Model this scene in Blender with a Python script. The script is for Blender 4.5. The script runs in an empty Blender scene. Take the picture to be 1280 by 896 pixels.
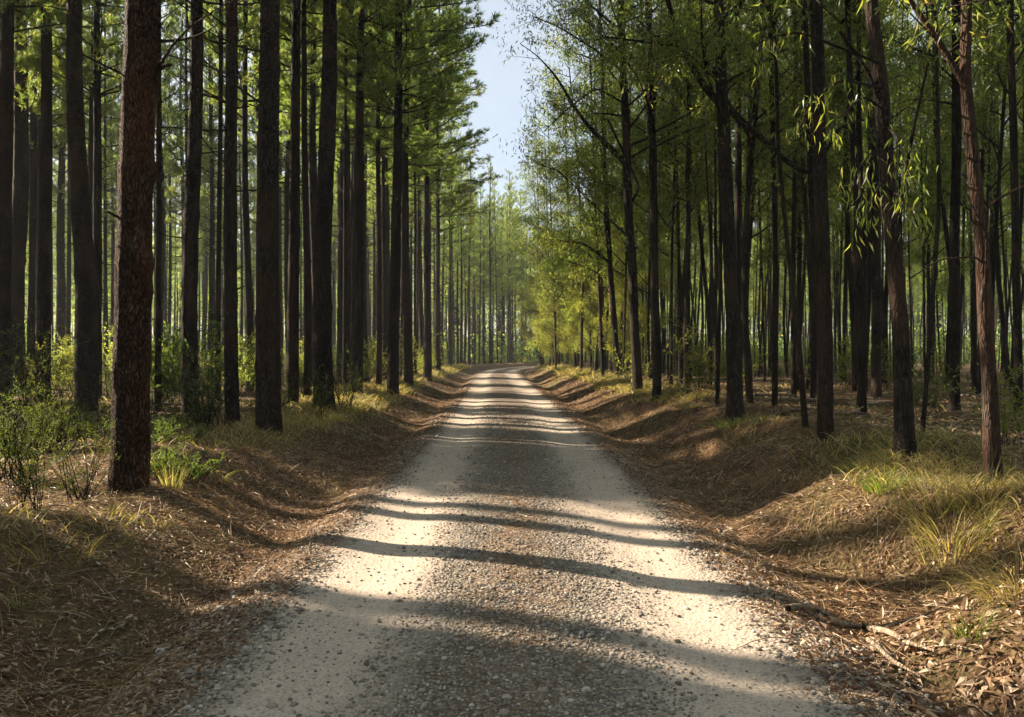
import bpy, math, random
import numpy as np
from mathutils import Vector
R = math.radians
random.seed(7); rng = np.random.default_rng(7)
C = bpy.context.scene.collection
sc = bpy.context.scene

# ------------------------------------------------------------------ camera, sky, sun, exposure
F, HZ, CAMH = 996.0, 441.0, 1.45            # focal length in photo pixels, horizon row, eye height
cam = bpy.data.objects.new('camera', bpy.data.cameras.new('camera')); C.objects.link(cam)
cam.location = (0, 0, CAMH); cam.rotation_euler = (R(90), 0, 0)
cam.data.sensor_width = 36; cam.data.lens = 36 * F / 1280; cam.data.shift_y = -(448 - HZ) / 1280
cam.data.clip_end = 3000; cam.data.clip_start = 0.05
sc.camera = cam
SUN_EL, SUN_AZ = 27.0, 25.5                  # sun stands to the left, SUN_AZ degrees ahead of straight left
sa, ca = math.sin(R(SUN_AZ)), math.cos(R(SUN_AZ))
w = bpy.data.worlds.new('World'); sc.world = w; w.use_nodes = True
nt = w.node_tree; bg = nt.nodes['Background']
sky = nt.nodes.new('ShaderNodeTexSky'); sky.sky_type = 'NISHITA'; sky.sun_disc = False
sky.sun_elevation = R(SUN_EL); sky.sun_rotation = R(-(90 - SUN_AZ)); sky.dust_density = 2.6; sky.air_density = 0.9
veil = nt.nodes.new('ShaderNodeMix'); veil.data_type = 'RGBA'; tcw = nt.nodes.new('ShaderNodeTexCoord')
cl = nt.nodes.new('ShaderNodeTexNoise'); cl.inputs['Scale'].default_value = 2.2; cl.inputs['Detail'].default_value = 5; nt.links.new(tcw.outputs['Generated'], cl.inputs['Vector'])
mr = nt.nodes.new('ShaderNodeMapRange'); mr.inputs[1].default_value = .35; mr.inputs[2].default_value = .65; mr.inputs[3].default_value = .40; mr.inputs[4].default_value = .80; nt.links.new(cl.outputs[0], mr.inputs[0])
nt.links.new(mr.outputs[0], veil.inputs[0]); nt.links.new(sky.outputs[0], veil.inputs[6]); veil.inputs[7].default_value = (3.8, 4.15, 4.35, 1)
nt.links.new(veil.outputs[2], bg.inputs[0]); bg.inputs[1].default_value = 0.056
sun = bpy.data.objects.new('sun', bpy.data.lights.new('sun', 'SUN')); C.objects.link(sun)
sun.data.energy = 5.0; sun.data.angle = R(0.5); sun.data.color = (1.0, 0.83, 0.62)
ldir = Vector((ca * math.cos(R(SUN_EL)), -sa * math.cos(R(SUN_EL)), -math.sin(R(SUN_EL))))
sun.rotation_euler = ldir.to_track_quat('-Z', 'Y').to_euler()
sc.view_settings.view_transform = 'Standard'; sc.view_settings.look = 'None'
sc.view_settings.exposure = 2.0; sc.view_settings.gamma = 1; sc.view_settings.use_curve_mapping = False
sc.cycles.max_bounces = 6; sc.cycles.diffuse_bounces = 3; sc.cycles.glossy_bounces = 2
sc.cycles.transmission_bounces = 4; sc.cycles.transparent_max_bounces = 4; sc.cycles.volume_bounces = 0
sc.cycles.use_denoising = True
sc.cycles.caustics_reflective = False; sc.cycles.caustics_refractive = False
sc.cycles.use_adaptive_sampling = True; sc.cycles.adaptive_threshold = 0.02
HAZE = 0.0007

# ------------------------------------------------------------------ noise and terrain height
def _h(ix, iy, iz, seed):
    n = (ix * 374761393 + iy * 668265263 + iz * 2147483647 + seed * 974634777) & 0xffffffff
    n = ((n ^ (n >> 13)) * 1274126177) & 0xffffffff
    n = ((n ^ (n >> 16)) * 2246822519) & 0xffffffff
    return ((n ^ (n >> 15)) & 0xffffff) / float(0xffffff)
def noise3(x, y, z, seed=0):
    x, y, z = np.broadcast_arrays(np.asarray(x, float), np.asarray(y, float), np.asarray(z, float))
    ix, iy, iz = np.floor(x).astype(np.int64), np.floor(y).astype(np.int64), np.floor(z).astype(np.int64)
    fx, fy, fz = x - ix, y - iy, z - iz
    fx, fy, fz = [t * t * (3 - 2 * t) for t in (fx, fy, fz)]
    r = 0
    for a in (0, 1):
        for b in (0, 1):
            for c in (0, 1):
                wgt = (fx if a else 1 - fx) * (fy if b else 1 - fy) * (fz if c else 1 - fz)
                r = r + wgt * _h(ix + a, iy + b, iz + c, seed)
    return r * 2 - 1
def n2(x, y, seed=0): return noise3(x, y, 0.5, seed)
def sstep(a, b, x):
    t = np.clip((x - a) / (b - a), 0, 1); return t * t * (3 - 2 * t)
CY = [-60, 0, 12, 30, 50, 66, 76, 88, 100, 114, 130, 150, 200, 400]
CX = [0, 0.0, 0.05, -0.3, -0.9, -1.0, -0.2, 2.6, 8, 17, 29, 46, 96, 330]
_cyf = np.linspace(-60, 400, 1200); _cxf = np.interp(_cyf, CY, CX)
for _ in range(3): _cxf = np.convolve(np.pad(_cxf, 12, 'edge'), np.ones(25) / 25, 'valid')
def cx(y): return np.interp(y, _cyf, _cxf)
def halfw(y): return 1.66 + 0.10 * n2(y * 0.45, 3.1, 5) + 0.05 * n2(y * 1.7, 9.1, 6)
def H(x, y):
    x = np.asarray(x, float); y = np.asarray(y, float)
    u = x - cx(y); a = np.abs(u)
    road = 0.035 * (1 - (np.minimum(a, 2) / 1.7) ** 2) - 0.028 * np.exp(-((a - 0.93) / 0.3) ** 2) + 0.012 * n2(x * 0.8, y * 0.5, 1)
    # gullies that run down the banks, a little slanted
    gr = np.sin(2 * np.pi * (y / 2.7 + 0.16 * n2(y * 0.22, 4.4, 3) * 3 + 0.10 * u)) * sstep(0, 1, 1)
    gl = np.sin(2 * np.pi * (y / 3.4 + 0.5 * n2(y * 0.2, 8.4, 4) + 0.10 * u + 0.2))
    g = np.where(u > 0, gr, gl)
    amp = np.where(u > 0, 0.52, 0.40) * np.clip(1.25 - y / 140, 0.2, 1)
    foot = np.where(u > 0, 2.12, 1.98) + amp * g + 0.10 * n2(x * .9, y * 0.9, 2)
    crest = foot + np.where(u > 0, 1.45, 1.75) + 0.25 * n2(1.5, y * 0.35, 8)
    top = np.where(u > 0, 0.50, 0.33) + np.where(u > 0, .13, .10) * g * np.exp(-np.maximum(a - 3.6, 0) ** 2 / 1.2) + 0.06 * n2(x * .4, y * .4, 9)
    top = top + 0.0 * u
    ditch = -0.13 * sstep(1.45, 2.0, a)
    rise = sstep(0, 1, (a - foot + 0.1) / (crest - foot))
    z = road * (1 - sstep(1.5, 2.2, a)) + ditch * (1 - rise) + rise * top
    rough = sstep(1.6, 2.4, a)
    z = z + rough * (0.030 * n2(x * 2.3, y * 2.3, 11) + 0.014 * n2(x * 6, y * 6, 12))
    z = z + sstep(4.5, 9, a) * (0.10 * n2(x * .22, y * .22, 13)) - sstep(3.6, 7, a) * 0.10
    return z
def grad(x, y, e=0.06):
    return (H(x + e, y) - H(x - e, y)) / (2 * e), (H(x, y + e) - H(x, y - e)) / (2 * e)
def at(px, py, d): return Vector(((px - 640) / F * d, d, CAMH - (py - HZ) / F * d))

# ------------------------------------------------------------------ mesh helpers
class MB:
    def __init__(s): s.v = []; s.f3 = []; s.f4 = []; s.n = 0
    def add(s, v, f):
        v = np.asarray(v, float).reshape(-1, 3); f = np.asarray(f, np.int64)
        (s.f3 if f.shape[1] == 3 else s.f4).append(f + s.n); s.v.append(v); s.n += len(v)
    def mesh(s, name, mat, smooth=True, uv=None):
        me = bpy.data.meshes.new(name); v = np.concatenate(s.v)
        f3 = np.concatenate(s.f3) if s.f3 else np.zeros((0, 3), np.int64)
        f4 = np.concatenate(s.f4) if s.f4 else np.zeros((0, 4), np.int64)
        me.vertices.add(len(v)); me.vertices.foreach_set('co', v.astype(np.float32).ravel())
        loops = np.concatenate([f3.ravel(), f4.ravel()])
        me.loops.add(len(loops)); me.loops.foreach_set('vertex_index', loops.astype(np.int32))
        me.polygons.add(len(f3) + len(f4))
        st = np.concatenate([np.arange(len(f3)) * 3, len(f3) * 3 + np.arange(len(f4)) * 4])
        me.polygons.foreach_set('loop_start', st.astype(np.int32))
        me.polygons.foreach_set('use_smooth', np.full(len(f3) + len(f4), smooth, bool))
        if uv is not None:
            l = me.uv_layers.new(name='UVMap'); l.data.foreach_set('uv', uv[loops].astype(np.float32).ravel())
        me.update(calc_edges=True); me.validate()
        me.materials.append(mat); return me
    def build(s, name, mat, parent=None, smooth=True, uv=None):
        o = bpy.data.objects.new(name, s.mesh(name, mat, smooth, uv)); C.objects.link(o); o.parent = parent; return o
def tube(mb, pts, rad, sides=8, closed=True):
    p = np.asarray(pts, float); r = np.asarray(rad, float); n = len(p)
    t = np.gradient(p, axis=0); t /= np.linalg.norm(t, axis=1)[:, None] + 1e-9
    m = t.mean(0); ref = np.array([0, 1, 0.]) if abs(m[1]) < 0.7 * np.linalg.norm(m) + 1e-9 else np.array([1., 0, 0])
    a = np.cross(t, ref); a /= np.linalg.norm(a, axis=1)[:, None] + 1e-9; b = np.cross(t, a)
    th = np.arange(sides) * 2 * np.pi / sides
    if r.ndim == 1: r = r[:, None] * np.ones(sides)
    v = p[:, None, :] + r[:, :, None] * (np.cos(th)[None, :, None] * a[:, None, :] + np.sin(th)[None, :, None] * b[:, None, :])
    i = np.arange(n - 1)[:, None] * sides; j = np.arange(sides)[None, :]; k = (j + 1) % sides
    f = np.stack([i + j, i + k, i + sides + k, i + sides + j], -1).reshape(-1, 4)
    mb.add(v, f)
    if closed: mb.add(np.concatenate([v[-1], p[-1:] + t[-1:] * r[-1, 0] * .5]), np.stack([np.arange(sides), (np.arange(sides) + 1) % sides, np.full(sides, sides)], -1))
def unit(v): return v / (np.linalg.norm(v, axis=-1, keepdims=True) + 1e-9)
def leaves(mb, c, d, nrm, L, W, bend=0.15):
    """lance-shaped leaves: centre of the base c, direction d, face normal nrm, 2 quads folded over their length"""
    d = unit(d); s = unit(np.cross(d, nrm)); nn = np.cross(s, d)
    L = np.broadcast_to(L, len(c))[:, None]; W = np.broadcast_to(W, len(c))[:, None] * .5
    v = np.stack([c, c + d * L * .35 + s * W + nn * L * bend * .6, c + d * L * .35 - s * W + nn * L * bend * .6, c + d * L + nn * L * bend * -.2], 1)
    i = np.arange(len(c))[:, None] * 4
    mb.add(v.reshape(-1, 3), i + np.array([[0, 1, 3, 2]]))
def blades(mb, c, d, L, W, droop, seg=3):
    """grass blades or needles: thin tapering strips that bow over"""
    n = len(c); d = unit(d); side = unit(np.cross(d, np.array([0, 0, 1.0]) + rng.normal(0, .6, (n, 3))))
    L = np.broadcast_to(L, n); W = np.broadcast_to(W, n); droop = np.broadcast_to(droop, n)
    hor = d * [1, 1, 0]; rows = []
    for k in range(seg + 1):
        t = k / seg
        p = c + d * (L * t)[:, None] + hor * (droop * L * t * t * .5)[:, None] - np.array([0, 0, 1.]) * (droop * L * t * t * .6)[:, None]
        wd = (W * (1 - .9 * t) * .5)[:, None]
        rows += [p - side * wd, p + side * wd]
    v = np.stack(rows, 1); i = np.arange(n)[:, None] * (2 * (seg + 1))
    for k in range(seg):
        pass
    f = np.concatenate([i + np.array([[2 * k, 2 * k + 1, 2 * k + 3, 2 * k + 2]]) for k in range(seg)])
    mb.add(v.reshape(-1, 3), f)

# ------------------------------------------------------------------ materials
def mat(name):
    m = bpy.data.materials.new(name); m.use_nodes = True; n = m.node_tree
    for x in list(n.nodes): n.nodes.remove(x)
    out = n.nodes.new('ShaderNodeOutputMaterial'); return m, n, out
def N(n, t, **kw):
    x = n.nodes.new('ShaderNode' + t)
    for k, v in kw.items(): setattr(x, k, v)
    return x
def ramp(n, src, stops):
    r = N(n, 'ValToRGB'); e = r.color_ramp.elements
    for i, (p, c) in enumerate(stops):
        if i < 2: q = e[i]; q.position = p
        else: q = e.new(p)
        q.color = (*c, 1) if len(c) == 3 else c
    n.links.new(src, r.inputs[0]); return r.outputs[0]
def mixc(n, f, a, b, mode='MIX'):
    m = N(n, 'Mix', data_type='RGBA', blend_type=mode)
    for s, v in ((m.inputs[0], f), (m.inputs[6], a), (m.inputs[7], b)):
        if isinstance(v, (int, float)): s.default_value = v
        elif isinstance(v, tuple): s.default_value = (*v, 1)
        else: n.links.new(v, s)
    return m.outputs[2]
def mathn(n, op, a, b=None, c=None, clamp=False):
    m = N(n, 'Math', operation=op, use_clamp=clamp)
    for s, v in zip(m.inputs, (a, b, c)):
        if v is None: continue
        if isinstance(v, (int, float)): s.default_value = v
        else: n.links.new(v, s)
    return m.outputs[0]
def tex(n, kind, vec, scale, detail=3, **kw):
    t = N(n, 'Tex' + kind); t.inputs['Scale'].default_value = scale
    if kind == 'Noise': t.inputs['Detail'].default_value = detail
    for k, v in kw.items(): setattr(t, k, v)
    if vec is not None: n.links.new(vec, t.inputs['Vector'])
    return t
def mapping(n, vec, scale):
    m = N(n, 'Mapping'); m.inputs['Scale'].default_value = scale; n.links.new(vec, m.inputs[0]); return m.outputs[0]
def bump(n, h, strength, dist, prev=None):
    b = N(n, 'Bump'); b.inputs['Strength'].default_value = strength; b.inputs['Distance'].default_value = dist
    n.links.new(h, b.inputs['Height'])
    if prev is not None: n.links.new(prev, b.inputs['Normal'])
    return b.outputs[0]
def principled(n, out, col, rough=.9, spec=.2, normal=None):
    p = N(n, 'BsdfPrincipled'); p.inputs['Roughness'].default_value = rough; p.inputs['Specular IOR Level'].default_value = spec
    if isinstance(col, tuple): p.inputs['Base Color'].default_value = (*col, 1)
    else: n.links.new(col, p.inputs['Base Color'])
    if normal is not None: n.links.new(normal, p.inputs['Normal'])
    n.links.new(p.outputs[0], out.inputs[0]); return p

def bark_mat(name, dark, mid, light, sc_=(22, 22, 5), bs=1.0, crack=True):
    m, n, out = mat(name)
    g = N(n, 'TexCoord').outputs['Object']; oi = N(n, 'ObjectInfo')
    off = N(n, 'VectorMath', operation='ADD'); n.links.new(g, off.inputs[0])
    mm = N(n, 'VectorMath', operation='SCALE'); mm.inputs[0].default_value = (7, 3, 5); n.links.new(oi.outputs['Random'], mm.inputs['Scale']); n.links.new(mm.outputs[0], off.inputs[1])
    wob = tex(n, 'Noise', mapping(n, off.outputs[0], (3, 3, 1.5)), 2, 4)
    vv = N(n, 'VectorMath', operation='MULTIPLY_ADD'); n.links.new(wob.outputs['Color'], vv.inputs[0]); vv.inputs[1].default_value = (.12, .12, .3); n.links.new(off.outputs[0], vv.inputs[2])
    v1 = tex(n, 'Voronoi', mapping(n, vv.outputs[0], sc_), 1.6, feature='DISTANCE_TO_EDGE')
    v2 = tex(n, 'Voronoi', mapping(n, vv.outputs[0], (sc_[0] * 2.4, sc_[1] * 2.4, sc_[2] * 2)), 1.6)
    fine = tex(n, 'Noise', mapping(n, off.outputs[0], (1, 1, .25)), 60, 6)
    big = tex(n, 'Noise', mapping(n, off.outputs[0], (1, 1, .4)), 2.2, 3)
    plates = ramp(n, v1.outputs['Distance'], [(0.0, (0, 0, 0)), (0.26, (1, 1, 1))])
    c = mixc(n, fine.outputs[0], mid, light)
    c = mixc(n, mathn(n, 'MULTIPLY', big.outputs[0], .8), c, mid)
    c = mixc(n, mathn(n, 'MULTIPLY', v2.outputs['Distance'], .7, clamp=True), c, dark)
    c = mixc(n, plates, dark, c) if crack else c
    lich = ramp(n, tex(n, 'Noise', mapping(n, off.outputs[0], (3, 3, 1.6)), 3.2, 7).outputs[0], [(.56, (0, 0, 0)), (.70, (.55, .55, .55))])
    c = mixc(n, mathn(n, 'MULTIPLY', lich, plates), c, tuple(q * 1.5 + .012 for q in (mid[0], mid[0], mid[0] * .85)))
    red = ramp(n, tex(n, 'Noise', mapping(n, off.outputs[0], (1.4, 1.4, .5)), 2.1, 5).outputs[0], [(.45, (0, 0, 0)), (.66, (.6, .6, .6))])
    c = mixc(n, red, c, (light[0] * .95, light[1] * .78, light[2] * .66))
    rnd = mathn(n, 'MULTIPLY_ADD', oi.outputs['Random'], .5, .7)
    hsv = N(n, 'HueSaturation'); n.links.new(rnd, hsv.inputs['Value']); n.links.new(c, hsv.inputs['Color'])
    b = bump(n, plates, .9 * bs, .03); b = bump(n, v2.outputs['Distance'], .5 * bs, .012, b); b = bump(n, fine.outputs[0], .8 * bs, .008, b)
    principled(n, out, hsv.outputs[0], .88, .15, b)
    return m
M_pine = bark_mat('pine_bark', (.008, .006, .005), (.042, .029, .023), (.085, .062, .049), (30, 30, 6))
M_hero = bark_mat('red_pine_bark', (.014, .009, .007), (.12, .056, .034), (.23, .125, .082), (34, 34, 8), 1.3)
M_euc = bark_mat('gum_bark', (.009, .007, .006), (.034, .026, .021), (.068, .053, .043), (26, 26, 3.0), .7)
M_redgum = bark_mat('red_gum_bark', (.015, .010, .008), (.050, .031, .023), (.098, .066, .050), (26, 26, 3.4), .7)
M_deadwood = bark_mat('dead_wood', (.10, .075, .055), (.34, .27, .20), (.50, .42, .33), (34, 34, 5), .6)

def leaf_mat(name, stops, trans, tw=.45, rough=.5, spec=.25, ovar=.5):
    m, n, out = mat(name)
    gi = N(n, 'NewGeometry'); oi = N(n, 'ObjectInfo')
    c = ramp(n, gi.outputs['Random Per Island'], stops)
    hs = N(n, 'HueSaturation'); n.links.new(c, hs.inputs['Color'])
    n.links.new(mathn(n, 'MULTIPLY_ADD', oi.outputs['Random'], ovar, 1 - ovar / 2), hs.inputs['Value'])
    n.links.new(mathn(n, 'MULTIPLY_ADD', oi.outputs['Random'], .03, .485), hs.inputs['Hue'])
    p = N(n, 'BsdfPrincipled'); p.inputs['Roughness'].default_value = rough; p.inputs['Specular IOR Level'].default_value = spec
    n.links.new(hs.outputs[0], p.inputs['Base Color'])
    t = N(n, 'BsdfTranslucent'); tc = mixc(n, 1.0, hs.outputs[0], trans, 'MULTIPLY'); n.links.new(tc, t.inputs[0])
    mx = N(n, 'MixShader'); mx.inputs[0].default_value = tw
    n.links.new(p.outputs[0], mx.inputs[1]); n.links.new(t.outputs[0], mx.inputs[2]); n.links.new(mx.outputs[0], out.inputs[0])
    return m
M_needle = leaf_mat('pine_needles', [(0, (.050, .080, .026)), (.5, (.075, .11, .035)), (.85, (.11, .13, .045)), (1, (.17, .13, .05))], (4.0, 4.1, 2.2), .6)
M_gumleaf = leaf_mat('gum_leaves', [(0, (.040, .062, .022)), (.5, (.065, .09, .030)), (.85, (.10, .12, .035)), (1, (.16, .14, .05))], (4.2, 4.2, 1.8), .55, .4, .4)
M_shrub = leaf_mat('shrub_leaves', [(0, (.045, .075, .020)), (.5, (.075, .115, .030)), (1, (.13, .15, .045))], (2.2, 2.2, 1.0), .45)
M_suntint = leaf_mat('sun_tinted_leaves', [(0, (.085, .112, .032)), (.5, (.12, .145, .042)), (1, (.17, .16, .055))], (3.7, 3.7, 1.6), .5)  # warm sunlight on the edge foliage is put into this leaf colour
M_sunspray = leaf_mat('sun_tinted_spray', [(0, (.09, .12, .03)), (.6, (.13, .16, .045)), (1, (.20, .19, .07))], (2.8, 2.7, 1.0), .5, .4, .4)  # lighter gum leaves: sun on the hanging spray put into the colour
M_grass = leaf_mat('grass_blades', [(0, (.08, .09, .028)), (.35, (.14, .14, .045)), (.65, (.27, .22, .10)), (1, (.42, .34, .19))], (2.3, 2.2, 1.2), .4)
M_straw = leaf_mat('pine_straw', [(0, (.07, .036, .018)), (.35, (.16, .090, .045)), (.75, (.31, .20, .11)), (1, (.52, .39, .25))], (1.2, 1.1, .9), .2)
M_litter = leaf_mat('dead_leaves', [(0, (.07, .036, .02)), (.35, (.15, .085, .045)), (.75, (.32, .22, .14)), (1, (.56, .46, .35))], (1.2, 1.0, .8), .15, .6, .3)

def ground_mat():
    m, n, out = mat('forest_floor')
    g = N(n, 'TexCoord').outputs['Object']
    a = tex(n, 'Noise', g, .6, 5); b = tex(n, 'Noise', g, 4.5, 6); c = tex(n, 'Noise', g, 30, 5)
    fl = tex(n, 'Voronoi', mapping(n, g, (1, 1, .6)), 34); fl2 = tex(n, 'Voronoi', g, 75)
    c1 = ramp(n, fl.outputs['Color'], [(0, (.05, .027, .015)), (.45, (.10, .057, .03)), (.8, (.18, .11, .06)), (1, (.28, .20, .12))])
    c2 = ramp(n, fl2.outputs['Color'], [(0, (.06, .035, .02)), (.5, (.14, .085, .045)), (1, (.27, .19, .11))])
    col = mixc(n, c.outputs[0], c1, c2)
    col = mixc(n, ramp(n, b.outputs[0], [(.40, (0, 0, 0)), (.62, (.75, .75, .75))]), col, (.05, .034, .02))
    col = mixc(n, ramp(n, a.outputs[0], [(.50, (0, 0, 0)), (.68, (.6, .6, .6))]), col, (.075, .085, .028))
    nb = bump(n, b.outputs[0], .6, .05); nb = bump(n, fl.outputs['Distance'], .8, .02, nb); nb = bump(n, c.outputs[0], .7, .02, nb)
    principled(n, out, col, .92, .12, nb); return m
def road_mat():
    m, n, out = mat('gravel_track')
    uv = N(n, 'UVMap').outputs[0]; s = N(n, 'SeparateXYZ'); n.links.new(uv, s.inputs[0])
    wob = tex(n, 'Noise', mapping(n, uv, (1.0, .5, 1)), 1.6, 5); wob2 = tex(n, 'Noise', uv, 9, 4)
    u = mathn(n, 'ADD', s.outputs[0], mathn(n, 'MULTIPLY_ADD', wob.outputs[0], .5, -.25))
    u = mathn(n, 'ADD', u, mathn(n, 'MULTIPLY_ADD', wob2.outputs[0], .22, -.11))
    au = mathn(n, 'ABSOLUTE', u)
    dt = mathn(n, 'ABSOLUTE', mathn(n, 'SUBTRACT', au, .92))
    track = ramp(n, dt, [(.18, (1, 1, 1)), (.56, (0, 0, 0))])
    mid = ramp(n, au, [(.08, (1, 1, 1)), (.34, (0, 0, 0))])
    edge = ramp(n, au, [(.0, (0, 0, 0)), (1, (0, 0, 0))])
    ed = mathn(n, 'MULTIPLY_ADD', au, 2.4, -3.15, clamp=True)
    v = tex(n, 'Voronoi', uv, 48); v2 = tex(n, 'Voronoi', uv, 90); fine = tex(n, 'Noise', uv, 130, 5); med = tex(n, 'Noise', uv, 3.0, 5)
    grav = ramp(n, v.outputs['Color'], [(0, (.12, .105, .09)), (.35, (.21, .185, .16)), (.75, (.31, .275, .24)), (1, (.46, .41, .35))])
    grav = mixc(n, ramp(n, v.outputs['Distance'], [(.30, (0, 0, 0)), (.62, (1, 1, 1))]), grav, (.13, .108, .086))
    sand = mixc(n, fine.outputs[0], (.42, .34, .275), (.60, .505, .42))
    sand = mixc(n, mathn(n, 'MULTIPLY', med.outputs[0], .55), sand, (.30, .25, .205))
    peb = ramp(n, v2.outputs['Color'], [(.50, (0, 0, 0)), (.75, (.8, .8, .8))])
    sand = mixc(n, peb, sand, (.27, .24, .21))
    col = mixc(n, track, grav, sand)
    patch = ramp(n, tex(n, 'Noise', mapping(n, uv, (1.2, .5, 1)), 2.4, 6).outputs[0], [(.40, (0, 0, 0)), (.60, (1, 1, 1))])
    lit = ramp(n, tex(n, 'Voronoi', mapping(n, uv, (1, .5, 1)), 60).outputs['Color'], [(0, (.08, .045, .025)), (.5, (.17, .10, .055)), (1, (.30, .20, .12))])
    col = mixc(n, mathn(n, 'MULTIPLY', mathn(n, 'MULTIPLY', mid, patch), .55), col, lit)
    col = mixc(n, mathn(n, 'MULTIPLY', ed, mathn(n, 'ADD', patch, .35, clamp=True)), col, lit)
    hgt = mixc(n, track, v.outputs['Distance'], fine.outputs[0])
    nb = bump(n, med.outputs[0], .35, .05); gs = N(n, 'Bump'); gs.invert = True
    gs.inputs['Distance'].default_value = .018; n.links.new(mathn(n, 'SUBTRACT', 1.0, mathn(n, 'MULTIPLY', track, .78)), gs.inputs['Strength'])
    n.links.new(v.outputs['Distance'], gs.inputs['Height']); n.links.new(nb, gs.inputs['Normal'])
    nb = bump(n, fine.outputs[0], .5, .006, gs.outputs[0])
    principled(n, out, col, .93, .15, nb); return m
def stone_mat():
    m, n, out = mat('gravel_stone'); gi = N(n, 'NewGeometry')
    c = ramp(n, gi.outputs['Random Per Island'], [(0, (.10, .085, .072)), (.4, (.20, .175, .15)), (.8, (.30, .265, .23)), (1, (.46, .41, .35))])
    principled(n, out, c, .85, .25); return m
M_ground, M_road, M_stone = ground_mat(), road_mat(), stone_mat()

# ------------------------------------------------------------------ ground and track
def axis(lo, hi, step0, c0, c1, gm):
    a = list(np.arange(c0, c1, step0)); st = step0; x = c1
    while x < hi: a.append(x); st *= gm; x += st
    a.append(hi); st = step0; x = c0 - st; left = []
    while x > lo: left.append(x); st *= gm; x -= st
    left.append(lo); return np.array(left[::-1] + a)
def grid_faces(ny, nx):
    i = np.arange(ny - 1)[:, None] * nx; j = np.arange(nx - 1)[None, :]
    return np.stack([i + j, i + j + 1, i + nx + j + 1, i + nx + j], -1).reshape(-1, 4)
def structure(o): o['kind'] = 'structure'; return o
gy = axis(-80, 700, .05, 2.2, 13, 1.012); gx = axis(-500, 500, .06, -5, 5.5, 1.035)
X, Y = np.meshgrid(gx, gy); shift = cx(Y); Xs = X + shift * np.exp(-(X / 60) ** 2)
Z = H(Xs, Y); und = sstep(0, .12, halfw(Y) - np.abs(Xs - cx(Y)) - .02); Z = Z - .03 * und
mb = MB(); mb.add(np.stack([Xs, Y, Z], -1), grid_faces(len(gy), len(gx)))
structure(mb.build('ground', M_ground))
ry = axis(-30, 170, .05, 2.2, 13, 1.010); ru = np.linspace(-1, 1, 61)
U, YY = np.meshgrid(ru, ry); UU = U * halfw(YY); XX = UU + cx(YY)
ZZ = H(XX, YY) + .004 + .004 * n2(XX * 14, YY * 14, 31)*(1-np.abs(U)) + .006 * n2(XX * 5, YY * 5, 32)*(1-np.abs(U))
mb = MB(); mb.add(np.stack([XX, YY, ZZ], -1), grid_faces(len(ry), len(ru)))
structure(mb.build('road', M_road, uv=np.stack([UU.ravel(), YY.ravel()], -1)))

# ------------------------------------------------------------------ scattered cover: gravel, litter, straw, grass
def sample_y(n, lo, hi, p=1.0):
    t = rng.random(n); return lo * (hi / lo) ** (t ** p)
_ico_v = []; 
def ico():
    t = (1 + 5 ** .5) / 2
    v = np.array([[-1, t, 0], [1, t, 0], [-1, -t, 0], [1, -t, 0], [0, -1, t], [0, 1, t], [0, -1, -t], [0, 1, -t], [t, 0, -1], [t, 0, 1], [-t, 0, -1], [-t, 0, 1]], float)
    f = np.array([[0, 11, 5], [0, 5, 1], [0, 1, 7], [0, 7, 10], [0, 10, 11], [1, 5, 9], [5, 11, 4], [11, 10, 2], [10, 7, 6], [7, 1, 8], [3, 9, 4], [3, 4, 2], [3, 2, 6], [3, 6, 8], [3, 8, 9], [4, 9, 5], [2, 4, 11], [6, 2, 10], [8, 6, 7], [9, 8, 1]])
    return unit(v), f
IV, IF = ico()
def stones(mb, p, r):
    n = len(p); th = rng.random(n) * 6.28; sc3 = rng.uniform(.55, 1.25, (n, 3)) * r[:, None]; sc3[:, 2] *= .7
    v = IV[None] * sc3[:, None, :] * (1 + rng.uniform(-.18, .18, (n, 12, 1)))
    c, s = np.cos(th)[:, None], np.sin(th)[:, None]
    v = np.stack([v[..., 0] * c - v[..., 1] * s, v[..., 0] * s + v[..., 1] * c, v[..., 2]], -1) + p[:, None, :]
    f = (np.arange(n)[:, None, None] * 12 + IF[None]).reshape(-1, 3); mb.add(v.reshape(-1, 3), f)
n = 60000; y = sample_y(n, 2.7, 22, 1.2); u = rng.uniform(-1.85, 1.85, n)
un = u + .25 * n2(u * 1.6, y * .8, 41); dt = np.abs(np.abs(un) - .92)
keep = rng.random(n) < np.clip(.10 + .9 * sstep(.14, .50, dt), 0, 1) * np.where(np.abs(u) > 1.5, .6, 1); u, y = u[keep], y[keep]
x = u + cx(y); r = np.clip(rng.lognormal(math.log(.0060), .36, len(x)), .003, .022) * (1 + y / 40) * np.where(np.abs(u) > 1.2, 1.35, 1)
mb = MB(); stones(mb, np.stack([x, y, H(x, y) + .004 + r * .25], -1), r)
o = mb.build('gravel', M_stone, smooth=False); o['kind'] = 'stuff'; o['label'] = 'loose grey gravel strewn along the edges and middle of the track'; o['category'] = 'gravel'

def surf(n, lo, hi, ulo, uhi, p=1.0):
    y = sample_y(n, lo, hi, p); a = ulo + (uhi - ulo) * rng.random(n) ** 1.3; sgn = np.where(rng.random(n) < .5, -1, 1)
    x = a * sgn + cx(y); return x, y, a, sgn
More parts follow.
